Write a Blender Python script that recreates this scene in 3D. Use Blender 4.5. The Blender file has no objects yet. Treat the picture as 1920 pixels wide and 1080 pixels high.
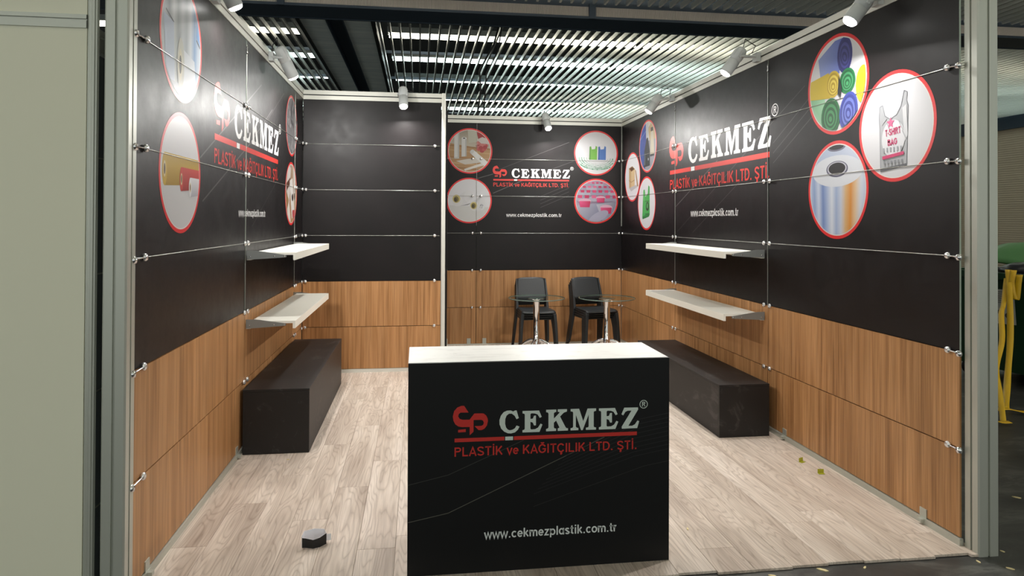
import bpy, bmesh, math, random
from mathutils import Matrix, Vector
random.seed(7)
R = math.radians
scene = bpy.context.scene
COL = scene.collection

# ------------------------------------------------------------------ camera, world, exposure
YAW, PIT, ROL = .1367, .0088, .0044
F = Vector((math.sin(YAW)*math.cos(PIT), math.cos(YAW)*math.cos(PIT), math.sin(PIT)))
RT = Vector((math.cos(YAW), -math.sin(YAW), 0)); UP = RT.cross(F)
R2 = RT*math.cos(ROL)+UP*math.sin(ROL); U2 = -RT*math.sin(ROL)+UP*math.cos(ROL)
cd = bpy.data.cameras.new('camera'); cam = bpy.data.objects.new('camera', cd); COL.objects.link(cam)
m = Matrix.Identity(4)
for i in range(3):
    m[i][0], m[i][1], m[i][2] = R2[i], U2[i], -F[i]
m.translation = (1.2484, -3.1895, 1.6783)
cam.matrix_world = m
cd.sensor_width = 36; cd.lens = 1278.2122/1920*36; cd.shift_y = -138.77/1920; cd.clip_start = .05; cd.clip_end = 200
scene.camera = cam
w = bpy.data.worlds.new('hall_ambient'); scene.world = w; w.use_nodes = True
bg = w.node_tree.nodes['Background']; bg.inputs[0].default_value = (.94, 1, .95, 1); bg.inputs[1].default_value = .78
scene.view_settings.view_transform = 'Standard'; scene.view_settings.look = 'None'
scene.view_settings.gamma = 1; scene.view_settings.use_curve_mapping = False
scene.view_settings.exposure = 0.28
TUBE = 11.0          # emission of the hall's fluorescent tubes
SPOT = 25.0         # watts of each booth spotlight
scene.cycles.sample_clamp_indirect = 6.0
scene.cycles.max_bounces = 8

W = 4.045           # inner width of the booth
D1 = 4.464          # partition of the store room
D2 = 5.98           # rear wall of the recess

# ------------------------------------------------------------------ materials
def lin(c):
    c = c/255
    return c/12.92 if c <= .04045 else ((c+.055)/1.055)**2.4
def rgb(r, g, b): return (lin(r), lin(g), lin(b), 1)
MATS = {}
def pbr(name, col, rough=.5, metal=0., spec=.5, **kw):
    m_ = bpy.data.materials.new(name); m_.use_nodes = True
    p = m_.node_tree.nodes['Principled BSDF']
    p.inputs['Base Color'].default_value = col if len(col) == 4 else rgb(*col)
    p.inputs['Roughness'].default_value = rough; p.inputs['Metallic'].default_value = metal
    p.inputs['Specular IOR Level'].default_value = spec
    for k, v in kw.items(): p.inputs[k.replace('_', ' ')].default_value = v
    MATS[name] = m_
    return m_
def NT(m_):
    nt = m_.node_tree
    def add(t, **kw):
        n = nt.nodes.new(t)
        for k, v in kw.items(): setattr(n, k, v)
        return n
    return nt, add, nt.nodes['Principled BSDF']
def coords(nt, add, scale, randomize=True):
    tc = add('ShaderNodeTexCoord'); mp = add('ShaderNodeMapping'); mp.inputs['Scale'].default_value = scale
    if randomize:
        oi = add('ShaderNodeObjectInfo'); ml = add('ShaderNodeVectorMath', operation='SCALE')
        cx = add('ShaderNodeCombineXYZ')
        mm = add('ShaderNodeMath', operation='MULTIPLY'); mm.inputs[1].default_value = 37.0
        nt.links.new(oi.outputs['Random'], mm.inputs[0])
        for i in range(3): nt.links.new(mm.outputs[0], cx.inputs[i])
        va = add('ShaderNodeVectorMath', operation='ADD')
        nt.links.new(tc.outputs['Object'], va.inputs[0]); nt.links.new(cx.outputs[0], va.inputs[1])
        nt.links.new(va.outputs[0], mp.inputs['Vector'])
    else:
        nt.links.new(tc.outputs['Object'], mp.inputs['Vector'])
    return mp
def noise(nt, add, mp, scale, detail=4, rough=.55, dist=0):
    n = add('ShaderNodeTexNoise'); n.inputs['Scale'].default_value = scale; n.inputs['Detail'].default_value = detail
    n.inputs['Roughness'].default_value = rough; n.inputs['Distortion'].default_value = dist
    nt.links.new(mp.outputs[0], n.inputs['Vector']); return n
def ramp(nt, add, fac, stops):
    r_ = add('ShaderNodeValToRGB'); el = r_.color_ramp.elements
    while len(el) < len(stops): el.new(.5)
    for e, (p_, c) in zip(el, stops): e.position = p_; e.color = c
    nt.links.new(fac, r_.inputs[0]); return r_
def mix(nt, add, fac, a, b, blend='MIX'):
    x = add('ShaderNodeMix', data_type='RGBA', blend_type=blend)
    for sock, v in ((x.inputs[0], fac), (x.inputs[6], a), (x.inputs[7], b)):
        if isinstance(v, (float, int)): sock.default_value = v
        elif isinstance(v, tuple): sock.default_value = v
        else: nt.links.new(v, sock)
    return x.outputs[2]

def wood_panel_mat():
    m_ = pbr('teak_laminate', (150, 96, 56), .42, spec=.35); nt, add, p = NT(m_)
    a = noise(nt, add, coords(nt, add, (1, 1, .03)), 26, 3, .6, .15)
    b = noise(nt, add, coords(nt, add, (1, 1, .012)), 130, 3, .6)
    c = noise(nt, add, coords(nt, add, (1, 1, .06)), 7, 2)
    r1 = ramp(nt, add, a.outputs[0], [(.25, rgb(142, 100, 62)), (.45, rgb(174, 128, 83)), (.6, rgb(190, 144, 98)), (.8, rgb(160, 115, 73))])
    r2 = ramp(nt, add, b.outputs[0], [(.3, (.62, .58, .54, 1)), (.62, (1.08, 1.06, 1.04, 1))])
    r3 = ramp(nt, add, c.outputs[0], [(.3, (.82, .80, .78, 1)), (.7, (1.1, 1.08, 1.06, 1))])
    o = mix(nt, add, .75, r1.outputs[0], r2.outputs[0], 'MULTIPLY'); o = mix(nt, add, .8, o, r3.outputs[0], 'MULTIPLY')
    nt.links.new(o, p.inputs['Base Color'])
wood_panel_mat()

def plank_mat():
    m_ = pbr('oak_laminate', (190, 176, 160), .45, spec=.4); nt, add, p = NT(m_)
    mp = coords(nt, add, (1, .13, 1))
    n1 = noise(nt, add, mp, 8.5, 1.6, .45, .1)
    k = add('ShaderNodeMath', operation='MULTIPLY'); k.inputs[1].default_value = 17
    nt.links.new(n1.outputs[0], k.inputs[0])
    pp = add('ShaderNodeMath', operation='PINGPONG'); pp.inputs[1].default_value = .5
    nt.links.new(k.outputs[0], pp.inputs[0])
    rings = ramp(nt, add, pp.outputs[0], [(.0, (.68, .65, .63, 1)), (.10, (.85, .83, .81, 1)), (.26, (.98, .97, .96, 1)), (.5, (1, 1, 1, 1))])
    n2 = noise(nt, add, coords(nt, add, (1, .03, 1)), 60, 4, .65)
    st = ramp(nt, add, n2.outputs[0], [(.3, (.72, .69, .67, 1)), (.62, (1.08, 1.07, 1.06, 1))])
    n3 = noise(nt, add, coords(nt, add, (1, .12, 1)), 5, 3)
    base = ramp(nt, add, n3.outputs[0], [(.3, rgb(178, 163, 150)), (.5, rgb(206, 193, 180)), (.72, rgb(224, 213, 202))])
    o = mix(nt, add, .8, base.outputs[0], rings.outputs[0], 'MULTIPLY'); o = mix(nt, add, .8, o, st.outputs[0], 'MULTIPLY')
    nt.links.new(o, p.inputs['Base Color'])
plank_mat()

def black_panel_mat():
    m_ = pbr('black_print', (22, 19, 20), .4, spec=.30); nt, add, p = NT(m_)
    n = noise(nt, add, coords(nt, add, (1, 1, 1)), 3, 5, .6)
    r_ = ramp(nt, add, n.outputs[0], [(.3, rgb(14, 11, 12)), (.75, rgb(22, 17, 18))])
    nt.links.new(r_.outputs[0], p.inputs['Base Color'])
    n2 = noise(nt, add, coords(nt, add, (1, 1, 1)), 9, 6, .7)
    r2 = ramp(nt, add, n2.outputs[0], [(.3, (.36, .36, .36, 1)), (.75, (.46, .46, .46, 1))])
    nt.links.new(r2.outputs[0], p.inputs['Roughness'])
black_panel_mat()

def bench_mat():
    m_ = pbr('black_laminate', (26, 24, 24), .5, spec=.4); nt, add, p = NT(m_)
    n = noise(nt, add, coords(nt, add, (1, .5, 1)), 5, 9, .72, 1.2)
    r_ = ramp(nt, add, n.outputs[0], [(.0, rgb(22, 20, 20)), (.56, rgb(26, 24, 24)), (.68, rgb(62, 59, 58)), (.74, rgb(34, 32, 32))])
    nt.links.new(r_.outputs[0], p.inputs['Base Color'])
bench_mat()

def hall_floor_mat():
    m_ = pbr('dark_hall_floor', (52, 52, 50), .45, spec=.4); nt, add, p = NT(m_)
    n = noise(nt, add, coords(nt, add, (1, 2.2, 1), False), 2.2, 10, .7, .6)
    r_ = ramp(nt, add, n.outputs[0], [(.3, rgb(38, 38, 38)), (.52, rgb(60, 60, 58)), (.64, rgb(92, 92, 88)), (.72, rgb(56, 56, 54))])
    nt.links.new(r_.outputs[0], p.inputs['Base Color'])
    bp = add('ShaderNodeBump'); bp.inputs['Strength'].default_value = .35
    nt.links.new(n.outputs[0], bp.inputs['Height']); nt.links.new(bp.outputs[0], p.inputs['Normal'])
hall_floor_mat()

def whitetop_mat():
    m_ = pbr('white_worktop', (232, 232, 228), .4); nt, add, p = NT(m_)
    n = noise(nt, add, coords(nt, add, (1, 3, 1), False), 4, 8, .7, 1.5)
    r_ = ramp(nt, add, n.outputs[0], [(.5, rgb(236, 236, 232)), (.63, rgb(222, 222, 218)), (.68, rgb(236, 236, 232))])
    nt.links.new(r_.outputs[0], p.inputs['Base Color'])
whitetop_mat()

def print_mat():
    m_ = pbr('colour_print', (200, 200, 200), .35, spec=.5); nt, add, p = NT(m_)
    a = add('ShaderNodeVertexColor'); a.layer_name = 'Col'
    nt.links.new(a.outputs[0], p.inputs['Base Color'])
print_mat()

def wall_corr_mat():
    m_ = pbr('beige_corrugated', (190, 172, 148), .6)
    nt, add, p = NT(m_)
    wv = add('ShaderNodeTexWave', wave_type='BANDS', bands_direction='Z'); wv.inputs['Scale'].default_value = 4.5
    mp = coords(nt, add, (1, 1, 1), False); nt.links.new(mp.outputs[0], wv.inputs['Vector'])
    bp = add('ShaderNodeBump'); bp.inputs['Strength'].default_value = .25; bp.inputs['Distance'].default_value = .03
    nt.links.new(wv.outputs[0], bp.inputs['Height']); nt.links.new(bp.outputs[0], p.inputs['Normal'])
wall_corr_mat()

def sheet_mat():
    m_ = pbr('grey_ceiling_sheet', (180, 186, 184), .55, metal=0.); nt, add, p = NT(m_)
    n = noise(nt, add, coords(nt, add, (.5, 3, 1)), 2.5, 5, .6)
    r_ = ramp(nt, add, n.outputs[0], [(.35, rgb(206, 216, 216)), (.65, rgb(234, 240, 236))])
    nt.links.new(r_.outputs[0], p.inputs['Base Color'])
sheet_mat()

pbr('aluminium', (188, 190, 180), .4, .5)
pbr('aluminium_bright', (214, 214, 206), .45, .35)
pbr('aluminium_dark', (40, 43, 44), .5, .6)
pbr('slat_metal', (204, 206, 200), .38, .6)
pbr('panel_edge', (190, 204, 190), .4)
pbr('chrome', (226, 226, 228), .08, 1.)
pbr('satin_chrome', (232, 232, 232), .22, .85)
pbr('steel_wire', (180, 180, 174), .35, .9)
pbr('backing', (22, 20, 20), .8)
pbr('bracket_grey', (138, 140, 138), .45, .5)
pbr('shelf_white', (236, 234, 224), .4)
pbr('white_board', (228, 228, 222), .45)
pbr('counter_black', (9, 9, 10), .5, spec=.3)
pbr('plastic_black', (34, 37, 39), .5, spec=.45)
pbr('lamp_grey', (186, 190, 190), .42, .0)
pbr('lamp_dark', (50, 52, 54), .5)
pbr('dark_steel', (44, 58, 72), .55, .0)
pbr('roof_black', (8, 9, 11), .9)
pbr('ribbed_metal', (196, 186, 178), .45, .25)
pbr('neighbour_panel', (232, 230, 208), .6)
pbr('side_panel', (112, 120, 122), .45)
pbr('bin_green', (18, 58, 30), .45)
pbr('lid_green', (84, 140, 84), .5)
pbr('tape_yellow', (232, 186, 30), .45)
pbr('cardboard', (150, 128, 98), .8)
pbr('bag_dark', (26, 28, 36), .35)
pbr('paper_white', (232, 232, 238), .7)
pbr('paper_black', (10, 10, 11), .55)
pbr('clip_green', (172, 172, 44), .4, .2)
pbr('chip_wood', (226, 210, 160), .7)
pbr('rubber', (20, 20, 20), .8)
pbr('cable_black', (16, 16, 18), .5)
pbr('housing', (120, 126, 124), .5, .3)
def glass():
    m_ = bpy.data.materials.new('table_glass'); m_.use_nodes = True; nt = m_.node_tree; nt.nodes.clear()
    tr = nt.nodes.new('ShaderNodeBsdfTransparent'); tr.inputs[0].default_value = (.93, .965, .95, 1)
    gl = nt.nodes.new('ShaderNodeBsdfGlossy'); gl.inputs['Roughness'].default_value = .02
    fz = nt.nodes.new('ShaderNodeValue'); fz.outputs[0].default_value = .13
    mx = nt.nodes.new('ShaderNodeMixShader'); o = nt.nodes.new('ShaderNodeOutputMaterial')
    nt.links.new(fz.outputs[0], mx.inputs[0]); nt.links.new(tr.outputs[0], mx.inputs[1]); nt.links.new(gl.outputs[0], mx.inputs[2]); nt.links.new(mx.outputs[0], o.inputs[0])
    MATS['table_glass'] = m_
glass()
pbr('glass_edge', (96, 112, 104), .12, spec=.8)
def emit(name, col, s):
    m_ = bpy.data.materials.new(name); m_.use_nodes = True; nt = m_.node_tree; nt.nodes.clear()
    e = nt.nodes.new('ShaderNodeEmission'); o = nt.nodes.new('ShaderNodeOutputMaterial')
    e.inputs[0].default_value = col; e.inputs[1].default_value = s; nt.links.new(e.outputs[0], o.inputs[0]); MATS[name] = m_
emit('tube_warm', (1, .95, .78, 1), TUBE); emit('tube_cool', (.80, 1, .97, 1), TUBE); emit('lens_glow', (1, .98, .95, 1), 22)

# ------------------------------------------------------------------ mesh helpers
LAST = [None]
class MB:
    def __init__(s): s.v = []; s.f = []; s.mi = []; s.sm = []
    def add(s, vs, fs, mi=0, sm=False):
        o = len(s.v); s.v += [tuple(x) for x in vs]
        for f in fs: s.f.append([i+o for i in f]); s.mi.append(mi); s.sm.append(sm)
        return s
    def box(s, x0, x1, y0, y1, z0, z1, mi=0, mis=None):
        v = [(x, y, z) for z in (z0, z1) for y in (y0, y1) for x in (x0, x1)]
        fs = [(0, 2, 3, 1), (4, 5, 7, 6), (0, 1, 5, 4), (2, 6, 7, 3), (0, 4, 6, 2), (1, 3, 7, 5)]  # -z +z -y +y -x +x
        for i, f in enumerate(fs): s.add(v, [f], mis[i] if mis else mi) if mis else None
        if not mis: s.add(v, fs, mi)
        return s
    def prism(s, pts, axis, a, b, mi=0, cap=None):
        n = len(pts)
        def P(p, t):
            return {'x': (t, p[0], p[1]), 'y': (p[0], t, p[1]), 'z': (p[0], p[1], t)}[axis]
        v = [P(p, a) for p in pts]+[P(p, b) for p in pts]
        s.add(v, [(i, (i+1) % n, n+(i+1) % n, n+i) for i in range(n)], mi)
        s.add(v, [tuple(range(n))[::-1], tuple(range(n, 2*n))], mi if cap is None else cap)
        return s
    def tube(s, pts, r, n=10, mi=0, cap=True, sm=True):
        pts = [Vector(p) for p in pts]; rs = r if isinstance(r, (list, tuple)) else [r]*len(pts)
        v = []; prev = None
        for i, p in enumerate(pts):
            t = (pts[min(i+1, len(pts)-1)]-pts[max(i-1, 0)]).normalized()
            if prev is None:
                a = t.orthogonal().normalized()
            else:
                a = (prev-t*prev.dot(t))
                a = a.normalized() if a.length > 1e-6 else t.orthogonal().normalized()
            prev = a; b = t.cross(a)
            for k in range(n):
                th = 2*math.pi*k/n; v.append(p+(a*math.cos(th)+b*math.sin(th))*rs[i])
        fs = [(i*n+k, i*n+(k+1) % n, (i+1)*n+(k+1) % n, (i+1)*n+k) for i in range(len(pts)-1) for k in range(n)]
        s.add(v, fs, mi, sm)
        if cap: s.add(v[:n], [tuple(range(n))[::-1]], mi); s.add(v[-n:], [tuple(range(n))], mi)
        return s
    def lathe(s, prof, n=24, mi=0, origin=(0, 0, 0), M=None, sm=True):
        v = [];
        for r_, z in prof:
            for k in range(n):
                th = 2*math.pi*k/n; p = Vector((r_*math.cos(th), r_*math.sin(th), z))
                if M: p = M @ p
                v.append(p+Vector(origin))
        fs = [(i*n+k, i*n+(k+1) % n, (i+1)*n+(k+1) % n, (i+1)*n+k) for i in range(len(prof)-1) for k in range(n)]
        s.add(v, fs, mi, sm); return s
    def grid(s, fn, nu, nv, th, mi=0):
        """a sheet of real thickness: fn(u, v) -> point, u and v in 0..1"""
        pt = [[Vector(fn(i/nu, j/nv)) for j in range(nv+1)] for i in range(nu+1)]
        top = []; bot = []
        for i in range(nu+1):
            for j in range(nv+1):
                du = pt[min(i+1, nu)][j]-pt[max(i-1, 0)][j]; dv = pt[i][min(j+1, nv)]-pt[i][max(j-1, 0)]
                n_ = du.cross(dv).normalized(); top.append(pt[i][j]+n_*th/2); bot.append(pt[i][j]-n_*th/2)
        N = len(top); q = lambda i, j: i*(nv+1)+j
        fs = []
        for i in range(nu):
            for j in range(nv):
                a, b, c, d = q(i, j), q(i+1, j), q(i+1, j+1), q(i, j+1)
                fs += [(a, b, c, d), (N+d, N+c, N+b, N+a)]
        for i in range(nu): fs += [(q(i, 0), N+q(i, 0), N+q(i+1, 0), q(i+1, 0)), (q(i+1, nv), N+q(i+1, nv), N+q(i, nv), q(i, nv))]
        for j in range(nv): fs += [(q(0, j+1), N+q(0, j+1), N+q(0, j), q(0, j)), (q(nu, j), N+q(nu, j), N+q(nu, j+1), q(nu, j+1))]
        s.add(top+bot, fs, mi, True); return s
    def mesh(s, name, mats):
        me = bpy.data.meshes.new(name); me.from_pydata(s.v, [], s.f); me.update()
        for m_ in (mats if isinstance(mats, (list, tuple)) else [mats]): me.materials.append(MATS[m_])
        me.polygons.foreach_set('material_index', s.mi); me.polygons.foreach_set('use_smooth', s.sm)
        bm = bmesh.new(); bm.from_mesh(me); bmesh.ops.recalc_face_normals(bm, faces=bm.faces); bm.to_mesh(me); bm.free()
        return me
    def build(s, name, mats, parent=None, bevel=0, loc=None):
        o = bpy.data.objects.new(name, s.mesh(name, mats)); COL.objects.link(o)
        if parent: o.parent = parent
        LAST[0] = o
        if loc: o.location = loc
        if bevel:
            b = o.modifiers.new('bevel', 'BEVEL'); b.width = bevel; b.segments = 2; b.limit_method = 'ANGLE'
        return o
def put(me, name, parent=None, loc=(0, 0, 0), rot=(0, 0, 0)):
    o = bpy.data.objects.new(name, me); COL.objects.link(o); o.location = loc; o.rotation_euler = rot
    if parent: o.parent = parent
    return o
def empty(name, loc=(0, 0, 0), rz=0):
    o = bpy.data.objects.new(name, None); COL.objects.link(o); o.location = loc; o.rotation_euler = (0, 0, rz); o.empty_display_size = .1
    return o
def tag(o, label, cat, group=None):
    o['label'] = label; o['category'] = cat
    if group: o['group'] = group
    return o
def struct(o, label=None):
    o['kind'] = 'structure'
    if label: o['label'] = label
    return o
def copy_tree(o, parent=None):
    c = o.copy(); COL.objects.link(c); c.parent = parent
    for ch in [x for x in bpy.data.objects if x.parent == o]: copy_tree(ch, c)
    return c

# ------------------------------------------------------------------ flat print builder

def arc(cx, cy, rx, ry, a0, a1, n=10):
    return [(cx+rx*math.cos(R(a0+(a1-a0)*k/n)), cy+ry*math.sin(R(a0+(a1-a0)*k/n))) for k in range(n+1)]
def glyphs(w):
    """centre lines of a plain grotesque alphabet, cap height 1, stroke w: name -> (advance, strokes)"""
    h = w/2; x = .72; t = 1-h; g = {}
    xm = (h+x-h)/2; rx = .25
    g['P'] = (.74, [[(.10, 0), (.10, t), (.38, t)]+arc(.40, .735, .22, t-.735, 90, -90)+[(.38, 1.47-t), (.10, 1.47-t)]])
    g['L'] = (.64, [[(.10, 1), (.10, h), (.60, h)]])
    g['A'] = (.76, [[(.05, 0), (.38, t+.02), (.71, 0)], [(.17, .30), (.59, .30)]])
    g['S'] = (.74, [arc(.36, .735, .265, t-.735, 15, 95, 8)+arc(.36, .735, .265, t-.735, 100, 255, 9)+arc(.37, .265, .275, .265-h, 75, -90, 10)+arc(.37, .265, .275, .265-h, -100, -168, 6)])
    g['T'] = (.68, [[(.02, t), (.66, t)], [(.34, t), (.34, 0)]])
    g['I'] = (.29, [[(.145, 0), (.145, 1)]])
    g['İ'] = (.29, [[(.145, 0), (.145, 1)], [(.145, 1.08), (.145, 1.08+w)]])
    g['K'] = (.75, [[(.10, 0), (.10, 1)], [(.12, .36), (.64, .97)], [(.32, .56), (.67, .03)]])
    g['G'] = (.82, [arc(.42, .5, .34, .5-h, 30, 330, 18)+[(.72, .46), (.44, .46)]])
    g['Ğ'] = (.82, g['G'][1]+[arc(.43, 1.20, .13, .10, 180, 360, 8)])
    g['C'] = (.78, [arc(.41, .5, .33, .5-h, 36, 324, 18)])
    g['Ç'] = (.78, g['C'][1]+[[(.42, 0), (.42, -.06), (.48, -.10), (.44, -.19), (.33, -.19)]])
    g['Ş'] = (.74, g['S'][1]+[[(.37, 0), (.37, -.06), (.43, -.10), (.39, -.19), (.28, -.19)]])
    g['D'] = (.78, [[(.10, h), (.10, t), (.34, t)]+arc(.34, .5, .35, t-.5, 85, -85, 12)+[(.34, h), (.06, h)]])
    g['.'] = (.28, [[(.14, 0), (.14, w*1.05)]])
    g['-'] = (.36, [[(.04, .40), (.32, .40)]])
    g['H'] = (.76, [[(.10, 0), (.10, 1)], [(.66, 0), (.66, 1)], [(.10, .52), (.66, .52)]])
    g['R'] = (.78, g['P'][1]+[[(.40, .46), (.66, 0)]])
    g['B'] = (.74, [[(.10, h), (.10, t), (.38, t)]+arc(.40, .755, .19, t-.755, 90, -90)+[(.10, 1.51-t), (.40, 1.51-t)]+arc(.42, .288, .22, .288-h, 90, -90)+[(.06, h)]])
    q = .73; m = q/2     # lower case, x height q
    rr = .24
    g['v'] = (.56, [[(.04, q), (.28, .02), (.52, q)]])
    g['w'] = (.80, [[(.03, q), (.21, .02), (.40, q-.04), (.59, .02), (.77, q)]])
    g['e'] = (.60, [[(.08, m), (.51, m)]+arc(.30, m, rr-.02, m-h, 8, 320, 16)])
    g['c'] = (.57, [arc(.31, m, rr-.01, m-h, 45, 315, 14)])
    g['o'] = (.62, [arc(.31, m, rr, m-h, 0, 360, 20)])
    g['k'] = (.58, [[(.10, 0), (.10, 1)], [(.12, .27), (.48, q-.02)], [(.25, .41), (.52, .03)]])
    g['m'] = (.92, [[(.10, 0), (.10, q)], [(.10, .46)]+arc(.28, .46, .18, q-h-.46, 180, 0, 8)+[(.46, 0)], [(.46, .46)]+arc(.64, .46, .18, q-h-.46, 180, 0, 8)+[(.82, 0)]])
    g['z'] = (.54, [[(.05, q-h), (.44, q-h), (.09, h), (.50, h)]])
    g['p'] = (.63, [[(.10, -.24), (.10, q)], arc(.33, m, rr-.02, m-h, 0, 360, 18)])
    g['l'] = (.26, [[(.13, 0), (.13, 1)]])
    g['a'] = (.60, [[(.50, 0), (.50, q)], arc(.28, m, rr-.03, m-h, 0, 360, 18)])
    g['s'] = (.54, [arc(.265, .535, .175, q-h-.535, 20, 260, 12)+arc(.275, .195, .185, .195-h, 80, -165, 12)])
    g['t'] = (.38, [[(.17, .95), (.17, .18)]+arc(.29, .18, .12, .18-h, 180, 270, 5)+[(.35, h)], [(.02, q-h), (.34, q-h)]])
    g['i'] = (.26, [[(.13, 0), (.13, q)], [(.13, .86), (.13, .86+w)]])
    g['r'] = (.39, [[(.10, 0), (.10, q)], [(.10, .40)]+arc(.30, .40, .20, q-h-.40, 180, 80, 6)])
    g[' '] = (.30, [])
    return g
def stroke_quads(pts, w):
    """a mitred strip along pts as quads"""
    P_ = [Vector(p) for p in pts]; n = len(P_); h = w/2; out = []
    closed = (P_[0]-P_[-1]).length < 1e-4
    if closed: P_ = P_[:-1]; n -= 1
    Lp = []
    for i in range(n):
        a = P_[i-1] if (i > 0 or closed) else None; b = P_[(i+1) % n] if (i < n-1 or closed) else None
        d0 = (P_[i]-a).normalized() if a is not None else None; d1 = (b-P_[i]).normalized() if b is not None else None
        if d0 is None: d0 = d1
        if d1 is None: d1 = d0
        n0 = Vector((-d0.y, d0.x)); n1 = Vector((-d1.y, d1.x)); mm = n0+n1
        mm = mm.normalized() if mm.length > 1e-4 else n0
        k = h/max(.45, mm.dot(n0)); Lp.append((P_[i]+mm*k, P_[i]-mm*k))
    for i in range(n if closed else n-1):
        a, b = Lp[i], Lp[(i+1) % n]; out.append([tuple(a[0]), tuple(a[1]), tuple(b[1]), tuple(b[0])])
    return out
def text_shape(s_, w):
    G_ = glyphs(w); x = 0; v = []; f = []
    for ch in s_:
        adv, st = G_[ch]
        for p in st:
            for q in stroke_quads(p, w): o = len(v); v += [(x+a, b) for a, b in q]; f.append((o, o+1, o+2, o+3))
        x += adv+.06
    return v, f
class Print:
    DZ = .00012
    def __init__(s, clip=None, z0=.0006): s.z0 = z0; s.v = []; s.f = []; s.c = []; s.k = 0; s.clip = clip; s.hold = False
    def _lay(s):
        if not s.hold: s.k += 1
        return s.z0+s.k*s.DZ
    def poly(s, pts, col, cols=None):
        z = s._lay(); P_ = [(x, y, (cols[i] if cols else col)) for i, (x, y) in enumerate(pts)]
        if s.clip: P_ = s._clip(P_)
        if len(P_) < 3: return s
        o = len(s.v); s.v += [(x, y, z) for x, y, _ in P_]; s.f.append(list(range(o, o+len(P_)))); s.c += [c for *_, c in P_]
        return s
    def _clip(s, P_, n=48):
        r_ = s.clip
        if all(x*x+y*y < (r_*.99)**2 for x, y, _ in P_): return P_
        for k in range(n):
            th = 2*math.pi*(k+.5)/n; nx, ny = math.cos(th), math.sin(th); d = r_*math.cos(math.pi/n); out = []
            for i in range(len(P_)):
                a, b = P_[i-1], P_[i]; da = a[0]*nx+a[1]*ny-d; db = b[0]*nx+b[1]*ny-d
                if (da <= 0) != (db <= 0):
                    t = da/(da-db); out.append((a[0]+(b[0]-a[0])*t, a[1]+(b[1]-a[1])*t, tuple(p+(q-p)*t for p, q in zip(a[2], b[2]))))
                if db <= 0: out.append(b)
            P_ = out
            if len(P_) < 3: return []
        return P_
    def ell(s, x, y, rx, ry, col, rot=0, n=28, a0=0, a1=2*math.pi):
        ca, sa = math.cos(rot), math.sin(rot); full = abs(a1-a0-2*math.pi) < 1e-6
        pts = [(rx*math.cos(a0+(a1-a0)*k/(n if full else n-1)), ry*math.sin(a0+(a1-a0)*k/(n if full else n-1))) for k in range(n)]
        return s.poly([(x+px*ca-py*sa, y+px*sa+py*ca) for px, py in pts], col)
    def ring(s, x, y, r0, r1, col, n=40, ry=1):
        z = s._lay(); o = len(s.v)
        for k in range(n):
            th = 2*math.pi*k/n
            for r_ in (r0, r1): s.v.append((x+r_*math.cos(th), y+ry*r_*math.sin(th), z)); s.c.append(col)
        for k in range(n): a = o+2*k; b = o+2*((k+1) % n); s.f.append([a, a+1, b+1, b])
        return s
    def rect(s, x0, y0, x1, y1, col, top=None):
        return s.poly([(x0, y0), (x1, y0), (x1, y1), (x0, y1)], col, [col, col, top, top] if top else None)
    def hgrad(s, pts, cl, cr):
        x0 = min(p[0] for p in pts); x1 = max(p[0] for p in pts)
        return s.poly(pts, cl, [tuple(a+(b-a)*(p[0]-x0)/(x1-x0) for a, b in zip(cl, cr)) for p in pts])
    def line(s, pts, wd, col):
        for a, b in zip(pts, pts[1:]):
            dx, dy = b[0]-a[0], b[1]-a[1]; L = math.hypot(dx, dy); nx, ny = -dy/L*wd/2, dx/L*wd/2
            s.poly([(a[0]+nx, a[1]+ny), (a[0]-nx, a[1]-ny), (b[0]-nx, b[1]-ny), (b[0]+nx, b[1]+ny)], col)
        return s
    def text(s, st, x0, x1, y0, y1, col, bold=.15, rot=0, cap=None):
        v, f = text_shape(st, bold); z = s._lay()
        ax = min(p[0] for p in v); bx = max(p[0] for p in v); ay = min(p[1] for p in v); by = max(p[1] for p in v)
        if y0 is None:      # keep proportions, baseline at y1
            k = (x1-x0)/(bx-ax); q = [(x0+(p[0]-ax)*k, y1+p[1]*(cap or k)) for p in v]
        else: q = [(x0+(p[0]-ax)*(x1-x0)/(bx-ax), y0+(p[1]-ay)*(y1-y0)/(by-ay)) for p in v]
        if rot:
            cx, cy = (x0+x1)/2, y1 if y0 is None else (y0+y1)/2; ca, sa = math.cos(rot), math.sin(rot)
            q = [(cx+(x-cx)*ca-(y-cy)*sa, cy+(x-cx)*sa+(y-cy)*ca) for x, y in q]
        o = len(s.v); s.v += [(x, y, z) for x, y in q]; s.f += [[i+o for i in t] for t in f]; s.c += [col]*len(q)
        return s
    def build(s, name, frame, parent, scale=1., label=None):
        org, u, v_, n = frame
        me = bpy.data.meshes.new(name); me.from_pydata([(x*scale, y*scale, z) for x, y, z in s.v], [], s.f); me.update()
        ca = me.color_attributes.new('Col', 'FLOAT_COLOR', 'POINT')
        for i, c in enumerate(s.c): ca.data[i].color = (c[0], c[1], c[2], 1)
        me.materials.append(MATS['colour_print'])
        o = bpy.data.objects.new(name, me); COL.objects.link(o)
        mt = Matrix.Identity(4)
        for i in range(3): mt[i][0], mt[i][1], mt[i][2], mt[i][3] = u[i], v_[i], n[i], org[i]
        o.matrix_world = mt
        if parent: o.parent = parent
        if label: o['label'] = label
        return o
X_, Y_, Z_ = Vector((1, 0, 0)), Vector((0, 1, 0)), Vector((0, 0, 1))
def fl(u, z): return (Vector((0, u, z)), Y_, Z_, X_)          # left wall, reading towards +Y
def fr(u, z): return (Vector((W, u, z)), -Y_, Z_, -X_)        # right wall
def fk(u, z): return (Vector((u, D2, z)), X_, Z_, -Y_)        # rear wall of the recess

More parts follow.
